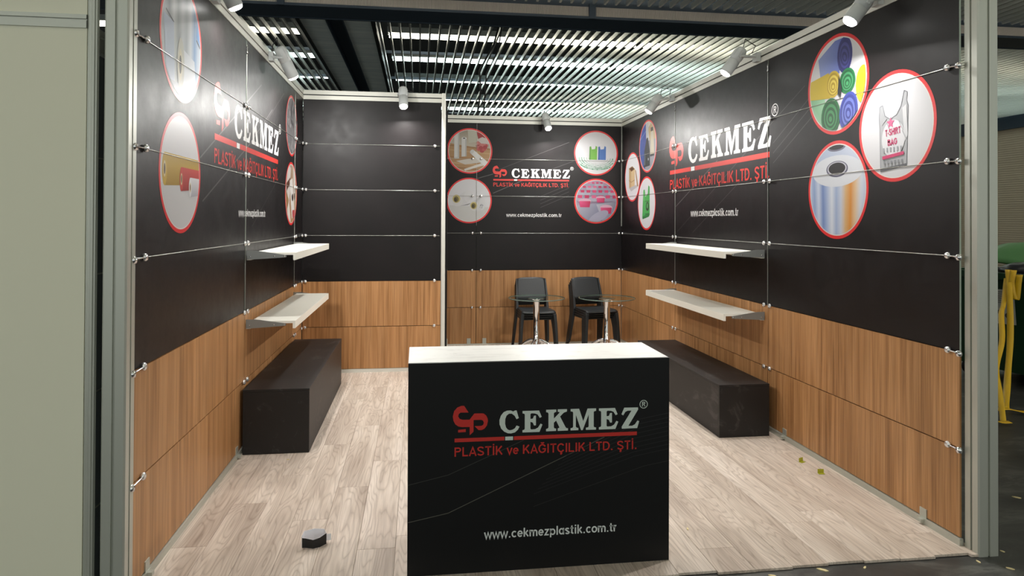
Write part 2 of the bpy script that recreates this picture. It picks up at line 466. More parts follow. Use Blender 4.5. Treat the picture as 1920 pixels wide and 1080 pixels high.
# ------------------------------------------------------------------ hall: floor, walls, slatted ceiling
struct(MB().box(-14, 26, -12, 26, -.12, -.014).build('floor_hall', 'dark_hall_floor'), 'dark worn hall floor')
struct(MB().box(19.8, 20, -12, 26, -.014, 4.62).build('wall_right_hall', 'beige_corrugated'), 'beige ribbed wall far across the hall')
struct(MB().box(19.7, 19.8, -12, 26, 4.62, 5.3).build('trim_9', 'dark_steel'))
struct(MB().box(-14, 20, 24, 24.2, -.014, 8).build('wall_back_hall', 'roof_black'))
CE = 5.0
ceil = struct(MB().box(-14, 20, -12, 26, 7.4, 7.6).build('ceiling', 'roof_black'), 'open hall ceiling of hanging metal slats')
slat_b = MB().box(-.016, .016, 7.72, 21.5, CE, CE+.085).mesh('slat', 'slat_metal')
slat_f = MB().box(-.016, .016, -7, 7.0, CE, CE+.085).mesh('slat', 'slat_metal')
xs = [-.86-.176*i for i in range(16)]+[.56+.176*i for i in range(109)]
for x in xs: put(slat_b, 'slat', ceil, (x, 0, 0))
for x in [-.86-.176*i for i in range(24)]+[.56+.176*i for i in range(109)]: put(slat_f, 'slat', ceil, (x, 0, 0))
for a, b in ((-.735, -.295), (-.025, .44)):
    MB().box(a, b, 7.72, 21.5, CE+.02, CE+.05).build('sheet', 'grey_ceiling_sheet', ceil)
MB().box(-.295, -.025, 7.72, 21.5, CE+.10, CE+.14).box(-.31, -.285, 7.72, 21.5, CE, CE+.14).box(-.035, -.015, 7.72, 21.5, CE, CE+.14).build('channel', 'dark_steel', ceil)
MB().box(.44, .50, 7.72, 21.5, CE-.01, CE+.16).box(-.79, -.735, 7.72, 21.5, CE-.01, CE+.16).build('edge_channel', 'aluminium_dark', ceil)
for y in (8.9, 11.6, 14.3, 17.0, 19.7):
    MB().box(-14, 20, y, y+.04, CE+.24, CE+.30).build('cross_bar', 'dark_steel', ceil)
bm_ = empty('ceiling_beam', (3, 7.35, 4.8))
tag(bm_, 'dark steel beam crossing the whole slatted ceiling', 'beam')
b = MB().box(-17, 17, -.27, .36, 0, .04).box(-17, 17, -.30, -.26, -.01, .03).box(-17, 17, .33, .37, -.01, .5).build('beam_underside', 'dark_steel', bm_)
rb = MB(); pts = []
n = 1400
for i in range(n+1):
    x = -5+i*16/n; pts.append((x, -.275-(.006 if i % 2 else 0)))
v = []
for x, y in pts: v += [(x, y, .03), (x, y+.03, .19)]
rb.add(v, [(2*i, 2*i+2, 2*i+3, 2*i+1) for i in range(n)]); rb.build('ribbed_face', 'ribbed_metal', bm_)
MB().box(-17, -5, -.29, -.26, .03, .19).box(11, 17, -.29, -.26, .03, .19).box(-17, 17, -.24, .33, .19, .5).build('beam_web', 'dark_steel', bm_)
for x in (-3.75, .9, 5.6): MB().box(x-.05, x+.05, -.31, -.25, -.01, .22).build('clamp', 'dark_steel', bm_)

def tube_light(x0, x1, y, warm, lab):
    t = empty('fluorescent_light', ((x0+x1)/2, y, 5.6)); h = (x1-x0)/2
    MB().box(-h, h, -.05, .05, -.07, .034).build('tube', 'tube_warm' if warm else 'tube_cool', t)
    MB().box(-h-.03, h+.03, -.10, .10, .035, .12).box(-h-.03, h+.03, -.13, -.10, 0, .12).box(-h-.03, h+.03, .10, .13, 0, .12).build('housing', 'housing', t)
    tag(t, lab, 'ceiling light', 'fluorescent lights above the slats')
rows = [(11.4, 1, 'nearest row behind the beam'), (13.5, 0, 'second row behind the beam'), (15.9, 0, 'third row behind the beam'), (18.8, 1, 'fourth row behind the beam'), (20.7, 0, 'farthest row behind the beam')]
segs = [(-6.2, -.9, 'left of the grey ceiling sheets'), (.62, 6.0, 'right of the grey ceiling sheets'), (6.2, 11.6, 'above the right wall'), (11.8, 19.4, 'beyond the right wall')]
for y, wm, rl in rows:
    for a, b_, sl in segs: tube_light(a, b_, y, wm, 'fluorescent light %s, %s' % (rl, sl))
for y, rl in ((4.6, 'in front of the beam'), (1.2, 'over the booth front'), (-2.2, 'over the aisle'), (-5.6, 'behind the photographer')):
    for a, b_, sl in segs: tube_light(a, b_, y, 1, 'fluorescent light %s, %s' % (rl, sl))
# cable hanging from the slats behind the recess
cb = MB().tube([(2.62, 8.5, 5.05), (2.52, 8.5, 4.7), (2.28, 8.5, 4.25), (2.30, 8.5, 3.9), (2.25, 8.5, 3.5), (2.27, 8.5, 3.0)], .016, 8).tube([(2.66, 8.45, 5.05), (2.60, 8.45, 4.6), (2.40, 8.5, 4.2), (2.36, 8.5, 3.6), (2.35, 8.5, 3.0)], .012, 8)
tag(cb.build('hanging_cable', 'cable_black'), 'black cables dangling from the slatted ceiling behind the rear wall', 'cable')

# ------------------------------------------------------------------ booth floor planks
floor = struct(MB().box(-.04, W+.06, -.07, D2+.03, -.0139, -.012).build('floor', 'backing'), 'grey oak laminate floor of the booth')
pw = .192; L = 1.285; nrow = int(W/pw)+1
plank_cache = {}
for i in range(nrow):
    x0 = -.01+i*pw; x1 = min(x0+pw-.0012, W+.045)
    y = -.075+random.uniform(-.012, .012); off = [.5, .95, .2, .72, 1.1, .38][i % 6]*L*.9; first = True
    while y < D2:
        ln = off if first else L
        y1 = min(y+ln, D2+.02); first = False
        key = (round(x1-x0, 3), round(y1-y, 3))
        if key not in plank_cache:
            a, b_ = x1-x0, y1-y-.0012; c = .0012
            plank_cache[key] = MB().add([(0, 0, -.012), (a, 0, -.012), (a, b_, -.012), (0, b_, -.012), (0, 0, -c), (a, 0, -c), (a, b_, -c), (0, b_, -c), (c, c, 0), (a-c, c, 0), (a-c, b_-c, 0), (c, b_-c, 0)],
                [(0, 1, 5, 4), (1, 2, 6, 5), (2, 3, 7, 6), (3, 0, 4, 7), (4, 5, 9, 8), (5, 6, 10, 9), (6, 7, 11, 10), (7, 4, 8, 11), (8, 9, 10, 11), (0, 3, 2, 1)]).mesh('plank', 'oak_laminate')
        put(plank_cache[key], 'plank', floor, (x0, y, 0)); y = y1

# ------------------------------------------------------------------ booth walls: backing, panels, wires, standoffs
G = .003
stand = MB().lathe([(0, .022), (.010, .0213), (.0165, .017), (.019, .010), (.018, .004), (.006, .002), (.006, -.004)], 14).mesh('standoff', 'satin_chrome')
def panels(wall, axis, pos, sgn, cuts, wires, zb=.040):
    """axis: the axis the wall runs along; pos: its face; sgn: side the booth is on"""
    for a, b_ in zip(cuts, cuts[1:]):
        for k in range(6):
            z0 = zb if k == 0 else .5*k+G; z1 = 2.986 if k == 5 else .5*(k+1)-G
            p0, p1 = sorted((pos, pos-sgn*.010))
            la, lb = a+G, b_-G
            mat = 'teak_laminate' if k < 2 else 'black_print'; nm = 'wood_panel' if k < 2 else 'black_panel'
            mb = MB(); h = (lb-la)/2; zc = (z0+z1)/2; hz = (z1-z0)/2; ctr = (la+lb)/2
            ed = 0 if k < 2 else 1
            if axis == 'y':
                mb.box(p0-pos, p1-pos, -h, h, -hz, hz, mis=[ed, ed, ed, ed, 0, 0]); loc = (pos, ctr, zc)
            else:
                mb.box(-h, h, p0-pos, p1-pos, -hz, hz, mis=[ed, ed, 0, 0, ed, ed]); loc = (ctr, pos, zc)
            mb.build(nm, [mat, 'panel_edge'], wall, loc=loc)
    q = pos+sgn*.0028
    for z in wires:
        pts = [(q, cuts[0]+.03, z), (q, cuts[-1]-.02, z)] if axis == 'y' else [(cuts[0]+.02, q, z), (cuts[-1]-.02, q, z)]
        MB().tube(pts, .0021, 6).build('tension_wire', 'steel_wire', wall)
    for c in cuts[1:-1]:
        pts = [(q, c, 1.0), (q, c, 2.95)] if axis == 'y' else [(c, q, 1.6), (c, q, 2.97)]
        MB().tube(pts, .0021, 6).build('tension_wire', 'steel_wire', wall)
def stands(wall, axis, pos, sgn, spots):
    rot = {('y', 1): (0, R(90), 0), ('y', -1): (0, R(-90), 0), ('x', -1): (R(90), 0, 0)}[(axis, sgn)]
    for t in spots:
        for k in range(1, 6):
            put(stand, 'standoff', wall, (pos, t, .5*k) if axis == 'y' else (t, pos, .5*k), rot)
def clips(wall, axis, pos, sgn, spots):
    for t in spots:
        if axis == 'y':
            x0, x1 = sorted((pos, pos+sgn*.006)); MB().box(x0, x1, t-.025, t+.025, .012, .085).box(*sorted((pos, pos+sgn*.03)), t-.015, t+.015, .012, .03).build('clip', 'aluminium', wall)
        else:
            MB().box(t-.025, t+.025, pos-.006, pos, .012, .085).build('clip', 'aluminium', wall)

def rail(name, axis, pos, sgn, a, b_, z0=2.985, z1=3.085, parent=None):
    """extruded double-band aluminium rail with a groove on the booth side"""
    h = (z1-z0); d = .05
    pr = [(0, 0), (0, .43*h), (-.012, .43*h), (-.012, .55*h), (0, .55*h), (0, h), (-d, h), (-d, .55*h), (-d+.012, .55*h), (-d+.012, .43*h), (-d, .43*h), (-d, 0)]
    if axis == 'y': mb = MB().prism([(pos+sgn*(.006+p), z0+q) for p, q in pr], 'y', a, b_)
    else: mb = MB().prism([(pos+sgn*(.006+p), z0+q) for p, q in pr], 'x', a, b_)
    o = struct(mb.build(name, 'aluminium_bright'))
    g0, g1_ = pos+sgn*(-.0125), pos+sgn*(-.004); g0, g1_ = min(g0, g1_), max(g0, g1_); za, zb = z0+.425*h, z0+.555*h
    (MB().box(g0, g1_, a+.001, b_-.001, za, zb) if axis == 'y' else MB().box(a+.001, b_-.001, g0, g1_, za, zb)).build('groove', 'aluminium_dark', o)  # dark inset in the groove, its colour stands in for the shade there
    return o
def prism_y(mb): return mb
def post(name, x0, x1, y0, y1, z1, mat='aluminium', groove=.010):
    g = groove; cx, cy = (x0+x1)/2, (y0+y1)/2; h = .006; c = .007
    pr = [(x0+c, y0), (cx-h, y0), (cx-h, y0+g), (cx+h, y0+g), (cx+h, y0), (x1-c, y0), (x1, y0+c), (x1, cy-h), (x1-g, cy-h), (x1-g, cy+h), (x1, cy+h), (x1, y1-c),
          (x1-c, y1), (cx+h, y1), (cx+h, y1-g), (cx-h, y1-g), (cx-h, y1), (x0+c, y1), (x0, y1-c), (x0, cy+h), (x0+g, cy+h), (x0+g, cy-h), (x0, cy-h), (x0, y0+c)]
    return struct(MB().prism(pr, 'z', -.014, z1).build(name, mat))

wl = struct(MB().box(-.030, -.013, .05, D1, .0, 3.0).build('wall_left', 'backing'), 'left booth wall, black printed panels over wood panels')
panels(wl, 'y', 0, 1, [.036, 2.0, 3.986, D1-.004], (1.5, 2.0, 2.5))
stands(wl, 'y', 0, 1, (.135, 1.955, 2.045, 3.945, 4.03, 4.40))
clips(wl, 'y', 0, 1, (.21, 1.80))
wb = struct(MB().box(.0, 1.50, D1+.013, D1+.03, 0, 3.0).build('wall_partition', 'backing'), 'partition wall of the store room, black over wood')
panels(wb, 'x', D1, -1, [.004, 1.503], (1.5, 2.0, 2.5))
stands(wb, 'x', D1, -1, (.035, 1.43))
wk = struct(MB().box(1.55, W, D2+.013, D2+.03, 0, 3.0).build('wall_back', 'backing'), 'rear wall of the recess with small logo, black over wood')
panels(wk, 'x', D2, -1, [1.56, 2.026, W-.002], (1.5, 2.0, 2.5), .014)
stands(wk, 'x', D2, -1, (1.622, 1.97, 2.085, 4.01))
clips(wk, 'x', D2, -1, (1.62, 1.93, 2.14))
wr = struct(MB().box(W+.013, W+.03, .05, D2, 0, 3.0).build('wall_right', 'backing'), 'right booth wall with large logo, black over wood')
panels(wr, 'y', W, -1, [.012, 1.98, 3.985, D2-.004], (1.5, 2.0, 2.5))
stands(wr, 'y', W, -1, (.085, 1.935, 2.025, 3.94, 4.03, 5.9))
clips(wr, 'y', W, -1, (.27, 1.72))
ws = struct(MB().box(1.552, 1.572, D1+.02, D2, 0, 3.0).build('wall_return', 'black_print'), 'short return wall between partition and recess')
# links between the front standoffs and the posts
for wall, x, s_, y in ((wl, 0, 1, .135), (wr, W, -1, .085)):
    for k in range(1, 6):
        MB().tube([(x+s_*.012, y, .5*k), (x+s_*.010, .02, .5*k-.004)], .004, 6).lathe([(0, .012), (.014, .010), (.018, 0), (.018, -.006)], 14, origin=(x+s_*.012, .008, .5*k-.006), M=Matrix.Rotation(R(90)*s_, 3, 'Y')).build('link_clamp', 'chrome', wall)

post('trim_1', -.086, .012, -.07, .028, 3.7)
post('trim_2', W+.014, W+.131, -.09, .004, 3.7)
struct(MB().prism([(1.503, D1-.012), (1.515, D1-.018), (1.535, D1-.018), (1.548, D1-.012), (1.548, D1+.04), (1.503, D1+.04)], 'z', 0, 3.09).build('trim_3', 'aluminium_bright'))
rail('trim_4', 'y', 0, 1, .03, D1, 2.985, 3.085)
rail('trim_5', 'x', D1, -1, .0, 1.503)
rail('trim_6', 'x', D2, -1, 1.56, W)
rail('trim_7', 'y', W, -1, .005, D2)
struct(MB().box(W-.006, W+.0, D2-.006, D2, 1.6, 2.985).build('trim_8', 'aluminium'))
struct(MB().box(-.012, .010, .03, D1, 0, .036).build('baseboard_left', 'aluminium'))
struct(MB().box(.01, 1.503, D1-.010, D1+.012, 0, .036).build('baseboard_partition', 'aluminium_bright'))
struct(MB().box(1.575, W-.01, D2-.010, D2+.012, 0, .012).build('baseboard_back', 'aluminium_bright'))
struct(MB().box(W-.010, W+.012, .005, D2, 0, .036).build('baseboard_right', 'aluminium'))
# turnbuckles at the top ends of the upright wires
for wall, x, y in ((wl, .0028, 2.0), (wr, W-.0028, 1.98), (wr, W-.0028, 3.985)):
    MB().lathe([(.002, 0), (.007, .01), (.007, .03), (.004, .035), (.007, .04), (.007, .055), (.002, .06)], 10, origin=(x, y, 2.88)).build('wire_tensioner', 'chrome', wall)

# ------------------------------------------------------------------ logo
RED, WHT, LOGOW = rgb(200, 48, 40), rgb(224, 224, 224), rgb(206, 216, 208)
def g1(x, y): return (840+x/9, 740+y/9)
def g2(x, y): return (1020+x/9, 740+y/9)
def nrm(p): return ((p[0]-852)/343, ((822.4-.0222*(p[0]-852))-p[1])/343)
Z1 = lambda pts: [nrm(g1(*p)) for p in pts]
Z2 = lambda pts: [nrm(g2(*p)) for p in pts]
EMB = Z1([(335, 288), (262, 178), (215, 178), (150, 205), (100, 260), (78, 350), (88, 420), (120, 480), (170, 515), (230, 525), (355, 525), (355, 660), (418, 605), (418, 412), (545, 410), (575, 425), (588, 460), (575, 495), (545, 510), (435, 512), (500, 578), (550, 578), (600, 555), (640, 500), (655, 430), (650, 390), (625, 340), (585, 308), (560, 303), (430, 305), (352, 405), (235, 405), (190, 390), (165, 350), (175, 310), (205, 288)])
EMB2 = Z1([(165, 570), (290, 558), (290, 606), (165, 612)])
LC = Z1([(1100, 265), (1130, 262), (1168, 390), (1130, 408), (1098, 350), (1050, 315), (1005, 315), (965, 345), (943, 400), (940, 480), (955, 540), (985, 578), (1020, 590), (1065, 580), (1105, 555), (1130, 512), (1180, 530), (1155, 580), (1105, 625), (1040, 642), (985, 638), (925, 610), (875, 560), (848, 490), (845, 420), (870, 345), (915, 290), (970, 265), (1030, 262), (1075, 280)])
LK = Z2([(8, 258), (180, 255), (180, 295), (150, 303), (140, 320), (140, 405), (235, 310), (232, 298), (205, 295), (205, 252), (362, 250), (362, 290), (310, 308), (245, 372), (335, 545), (355, 568), (380, 570), (380, 608), (205, 612), (205, 570), (232, 560), (230, 545), (178, 440), (140, 475), (140, 550), (150, 568), (178, 572), (178, 612), (8, 616), (8, 578), (38, 568), (48, 550), (48, 325), (38, 303), (8, 298)])
LM = Z2([(425, 250), (570, 247), (642, 455), (715, 245), (862, 243), (862, 285), (830, 292), (822, 305), (822, 545), (835, 560), (862, 562), (862, 600), (688, 602), (688, 565), (722, 560), (735, 545), (735, 345), (632, 605), (605, 605), (515, 350), (515, 545), (530, 562), (558, 568), (558, 605), (425, 608), (425, 570), (455, 565), (468, 548), (468, 310), (458, 295), (425, 290)])
LE = Z2([(912, 245), (1190, 240), (1235, 345), (1202, 362), (1165, 305), (1120, 288), (1060, 285), (1045, 300), (1045, 378), (1085, 372), (1105, 325), (1138, 322), (1138, 485), (1105, 487), (1085, 440), (1045, 425), (1045, 540), (1060, 552), (1125, 548), (1175, 520), (1215, 457), (1248, 472), (1198, 595), (912, 600), (912, 562), (940, 555), (950, 540), (950, 305), (940, 290), (912, 285)])
LE1 = [(x-144.6/343, y) for x, y in LE]
LZ = Z2([(1352, 237), (1592, 235), (1596, 270), (1425, 545), (1490, 545), (1540, 520), (1582, 457), (1615, 468), (1580, 585), (1310, 592), (1308, 558), (1478, 288), (1410, 290), (1370, 310), (1335, 367), (1303, 350)])
def logo(parent, frame_fn, scale, white=WHT, red=RED, web=None, web_col=None):
    """frame_fn() is the frame at the left end of the red bar; sizes are in bar lengths"""
    fr_ = frame_fn
    p = Print(); p.poly(EMB, red); p.hold = True; p.poly(EMB2, red); p.build('emblem', fr_, parent, scale, 'red ribbon-like letter emblem')
    p = Print()
    for l in (LC, LE1, LK, LM, LE, LZ): p.poly(l, white); p.hold = True
    p.ring(1.038, .158, .0195, .0232, white); p.text('R', 1.029, 1.048, .145, .171, white, .16)
    p.build('wordmark', fr_, parent, scale, 'white slab letters reading ÇEKMEZ')
    p = Print(); p.rect(0, -.010, .266, .010, red); p.hold = True; p.rect(.317, -.010, 1, .010, red); p.rect(.2705, -.010, .3125, .0095, white)
    p.build('underline_bar', fr_, parent, scale, 'red bar broken by a white square')
    p = Print(); p.text('PLASTİK ve KAĞITÇILIK LTD. ŞTİ.', 0, .997, None, -.086, red, .15, cap=.0485)
    p.build('company_line', fr_, parent, scale, 'red line PLASTİK ve KAĞITÇILIK LTD. ŞTİ.')
def web(parent, frame, width, col=WHT):
    p = Print(); p.text('www.cekmezplastik.com.tr', 0, width, None, 0, col, .15, cap=width*.066)
    p.build('web_address', frame, parent, 1, 'white address www.cekmezplastik.com.tr')
logo(wl, fl(1.225, 2.188), 1.92); web(wl, fl(1.805, 1.695), .845)
logo(wr, fr(4.14, 2.215), 2.185); web(wr, fr(3.555, 1.725), 1.06)
logo(wk, fk(2.253, 2.222), 1.046); web(wk, fk(2.43, 1.722), .766)
# thin printed diagonals in the black artwork
GR = rgb(74, 72, 72); GD = rgb(46, 43, 43)
def artlines(parent, frame, lines):
    p = Print(z0=.0001)
    for pts, wd, c in lines: p.line(pts, wd, c); p.hold = True
    o = p.build('artwork_lines', frame, parent, 1, 'thin grey diagonal lines of the printed artwork')
    return o
artlines(wl, fl(0, 0), [([(.95, 2.03), (2.48, 2.75)], .010, GR), ([(1.0, 1.78), (2.1, 2.23), (2.9, 2.62)], .010, GR), ([(2.2, 1.62), (3.3, 2.1)], .008, GD), ([(2.4, 2.35), (3.4, 2.85)], .008, GD)])
artlines(wr, fr(0, 0), [([(-4.0, 1.82), (-2.92, 2.25)], .010, GR), ([(-3.92, 1.56), (-2.16, 2.36), (-1.45, 2.67)], .008, GD), ([(-1.9, 2.3), (-1.3, 2.62)], .008, GD), ([(-1.9, 2.22), (-1.3, 2.54)], .008, GD), ([(-1.9, 2.14), (-1.3, 2.46)], .008, GD), ([(-3.5, 1.56), (-2.3, 2.1)], .008, GD)])
artlines(wk, fk(0, 0), [([(2.0, 2.226), (2.25, 2.30)], .009, GR), ([(2.25, 2.04), (2.8, 2.28)], .009, GR), ([(2.8, 2.28), (3.36, 2.49)], .006, GD), ([(2.3, 2.35), (3.3, 2.75)], .006, GD), ([(2.9, 2.0), (3.3, 2.17)], .006, GD), ([(2.9, 1.95), (3.3, 2.12)], .006, GD), ([(2.9, 1.9), (3.3, 2.07)], .006, GD), ([(2.9, 1.85), (3.3, 2.02)], .006, GD)])

# ------------------------------------------------------------------ round product pictures
def roundel(parent, frame, r_, draw, label, bgc=(222, 222, 226)):
    p = Print()
    p.ell(0, 0, 1, 1, rgb(206, 40, 42), n=64); p.ell(0, 0, .935, .935, c(236, 232, 226), n=64); p.ell(0, 0, .915, .915, c(*bgc), n=64)
    p.clip = .913; draw(p); p.build('roundel', frame, parent, r_, label)
def c(*a): return tuple(.74*q for q in rgb(*a)[:3])+(1,)       # printed inks are duller than the source photograph
def roll_end(p, x, y, rx, ry, base, dark, light, rot=0):
    p.ell(x, y, rx, ry, c(*base), rot)
    for k, s_ in enumerate((.86, .72, .58, .44, .30, .16)): p.ell(x, y-.01*k, rx*s_, ry*s_, c(*(dark if k % 2 == 0 else light)), rot+.1*k, 20)
def d_bagrolls(p):
    p.poly([(-1, -.1), (-.4, -.2), (-.2, -.95), (-1, -1)], c(150, 205, 165), [c(130, 190, 145), c(170, 220, 180), c(150, 205, 165), c(190, 230, 200)])
    p.hgrad([(-.62, .62), (-.05, .88), (.22, .88), (.1, .2), (-.55, .25)], c(150, 165, 215), c(92, 110, 190))
    roll_end(p, .27, .53, .24, .36, (52, 52, 128), (44, 44, 112), (70, 72, 150))
    p.hgrad([(-.98, .2), (-.25, .28), (-.2, -.25), (-.95, -.17)], c(226, 200, 60), c(200, 172, 40))
    roll_end(p, -.1, .02, .24, .27, (206, 178, 52), (176, 148, 36), (226, 202, 84))
    roll_end(p, .36, -.0, .25, .25, (34, 128, 74), (24, 100, 56), (70, 160, 104), .2)
    p.ell(.84, -.15, .22, .36, c(220, 196, 40)); p.ell(.82, -.18, .12, .24, c(196, 168, 30))
    roll_end(p, -.18, -.62, .32, .37, (28, 110, 58), (20, 84, 44), (60, 140, 84))
    roll_end(p, .40, -.60, .28, .38, (64, 78, 172), (50, 60, 146), (104, 118, 200), -.25)
    p.poly([(.1, .16), (.2, -.1), (.16, -.3), (.06, -.2)], c(30, 34, 38))
def d_tshirt(p):
    p.poly([(-.38, -.80), (.30, -.74), (.34, .32), (.30, .42), (.32, .56), (.24, .60), (.16, .34), (.05, .20), (-.12, .14), (-.26, .22), (-.32, .42), (-.40, .40), (-.42, .18), (-.40, .0)], c(176, 178, 182))
    p.line([(-.38, -.80), (-.40, 0), (-.42, .18), (-.40, .40), (-.32, .42), (-.26, .22), (-.12, .14), (.05, .20), (.16, .34), (.24, .60), (.32, .56), (.30, .42), (.34, .32), (.30, -.74)], .016, c(130, 132, 138))
    p.poly([(-.36, .30), (-.30, .22), (-.20, .16), (-.34, .05)], c(176, 178, 182)); p.poly([(.3, .35), (.2, .3), (.26, -.3), (.33, -.2)], c(214, 215, 218))
    p.ell(-.04, -.22, .30, .34, c(222, 222, 226)); p.poly([(-.38, -.80), (.30, -.74), (.30, -.69), (-.38, -.74)], c(96, 98, 102))
    for a, b_, w_ in ((-.36, -.5, .02), (-.2, .08, .02), (.2, -.1, .02), (.1, .1, .015)): p.line([(a, b_), (a+.12, b_-.2)], w_, c(170, 172, 176))
    st = [((.11 if k % 2 == 0 else .05)*math.sin(k*math.pi/5)-.10, (.11 if k % 2 == 0 else .05)*math.cos(k*math.pi/5)+.07) for k in range(10)]
    p.poly(st, c(214, 92, 140))
    p.text('T-SHIRT', -.24, .16, -.16, -.03, c(204, 36, 104), .22, .06); p.text('BAG', -.18, .07, -.34, -.20, c(204, 36, 104), .22, .06)
    p.poly([(-.32, -.58), (.24, -.53), (.24, -.47), (-.32, -.52)], c(208, 40, 104))
    for k in range(6): p.rect(-.30+.09*k, -.45, -.26+.09*k, -.37, c(160, 164, 170))
    for k in range(6): p.rect(-.28+.09*k, -.67, -.24+.09*k, -.61, c(140, 142, 148))
def d_filmroll(p):
    p.poly([(-1, 1), (1, 1), (1, -1), (-1, -1)], c(214, 222, 238))
    p.hgrad([(-.7, 1), (.75, 1), (.8, .4), (-.85, .4)], c(180, 196, 226), c(206, 214, 232))
    p.ell(0, .86, .3, .08, c(120, 120, 140)); p.ell(0, .87, .24, .055, c(30, 28, 34))
    cols = [(196, 208, 232), (150, 172, 214), (206, 216, 236), (120, 146, 200), (176, 192, 226), (226, 232, 242), (168, 186, 222), (206, 214, 230), (224, 184, 130), (226, 150, 60), (232, 200, 160), (216, 222, 234)]
    n_ = len(cols)
    for k, cl in enumerate(cols):
        x0 = -.95+1.9*k/n_; x1 = -.95+1.9*(k+1)/n_; nx = cols[(k+1) % n_]
        p.poly([(x0*.92, -1), (x1*.92, -1), (x1, .35), (x0, .35)], c(*cl), [c(*cl), c(*nx), c(*nx), c(*cl)]); p.hold = True
    p.hold = False
    p.ell(0, .38, .84, .32, c(226, 230, 238)); p.ell(.02, .42, .36, .165, c(96, 96, 120)); p.ell(.02, .43, .32, .14, c(206, 206, 218)); p.ell(.02, .43, .28, .12, c(26, 24, 28))
def d_bottles(p):
    p.poly([(-1, 1), (0, 1), (-.3, -1), (-1, -1)], c(40, 66, 150), [c(70, 110, 190), c(50, 70, 160), c(60, 80, 150), c(40, 60, 140)])
    p.poly([(0, 1), (1, 1), (1, .2), (.2, .2)], c(196, 170, 120)); p.poly([(-.3, -1), (1, -1), (1, .2), (-.1, .2)], c(150, 150, 160))
    p.line([(-.9, .3), (.2, .75)], .05, c(110, 140, 200))
    p.poly([(-.2, .9), (.12, .95), (.10, .3), (-.16, .28)], c(196, 198, 200)); p.poly([(.06, .95), (.3, .98), (.34, .8), (.1, .7)], c(220, 214, 200))
    p.poly([(.34, .5), (.66, .5), (.74, -.35), (.3, -.38)], c(206, 198, 176)); p.rect(.36, .52, .62, .66, c(30, 30, 32)); p.rect(.3, -.42, .74, -.34, c(40, 40, 42))
    p.poly([(-.10, .32), (.06, .32), (.26, -.2), (.28, -.75), (-.42, -.78), (-.38, -.2)], c(26, 28, 34)); p.poly([(-.3, -.25), (-.24, -.22), (-.28, -.7), (-.36, -.7)], c(110, 120, 136)); p.ell(.1, -.5, .04, .05, c(190, 196, 206))
def d_box(p):
    p.poly([(-.45, .38), (-.0, .44), (.34, .30), (-.14, .22)], c(150, 112, 72)); p.poly([(-.33, .36), (-.02, .40), (.22, .31), (-.12, .25)], c(86, 58, 36))
    p.poly([(-.45, .38), (-.14, .22), (-.14, -.56), (-.42, -.42)], c(196, 166, 124)); p.poly([(-.14, .22), (.34, .30), (.30, -.42), (-.14, -.56)], c(214, 188, 146))
    p.poly([(.36, .26), (.46, .24), (.78, -.42), (.60, -.40)], c(176, 140, 96)); p.poly([(-.45, -.1), (-.14, -.2), (.3, -.12), (.3, -.14), (-.14, -.22), (-.45, -.12)], c(140, 104, 66))
    p.poly([(-.42, -.44), (-.14, -.58), (.7, -.42), (.5, -.34)], c(186, 184, 186))
def d_greenbag(p):
    p.poly([(-.46, -.52), (-.42, -.60), (.30, -.50), (.38, -.42), (.36, .60), (.22, .66), (.16, .36), (-.10, .24), (-.18, .52), (-.34, .50), (-.40, .1)], c(66, 176, 82))
    p.poly([(-.46, -.52), (-.42, -.60), (.30, -.50), (.36, -.40), (.2, -.36)], c(40, 132, 58)); p.poly([(-.34, .50), (-.18, .52), (-.2, .1), (-.36, .1)], c(96, 196, 108))
    p.ell(.12, -.12, .17, .17, c(30, 60, 36)); p.ell(.12, -.1, .08, .10, c(80, 170, 92)); p.rect(-.15, .06, .3, .09, c(36, 120, 52)); p.rect(-.12, -.42, .26, -.38, c(36, 120, 52))
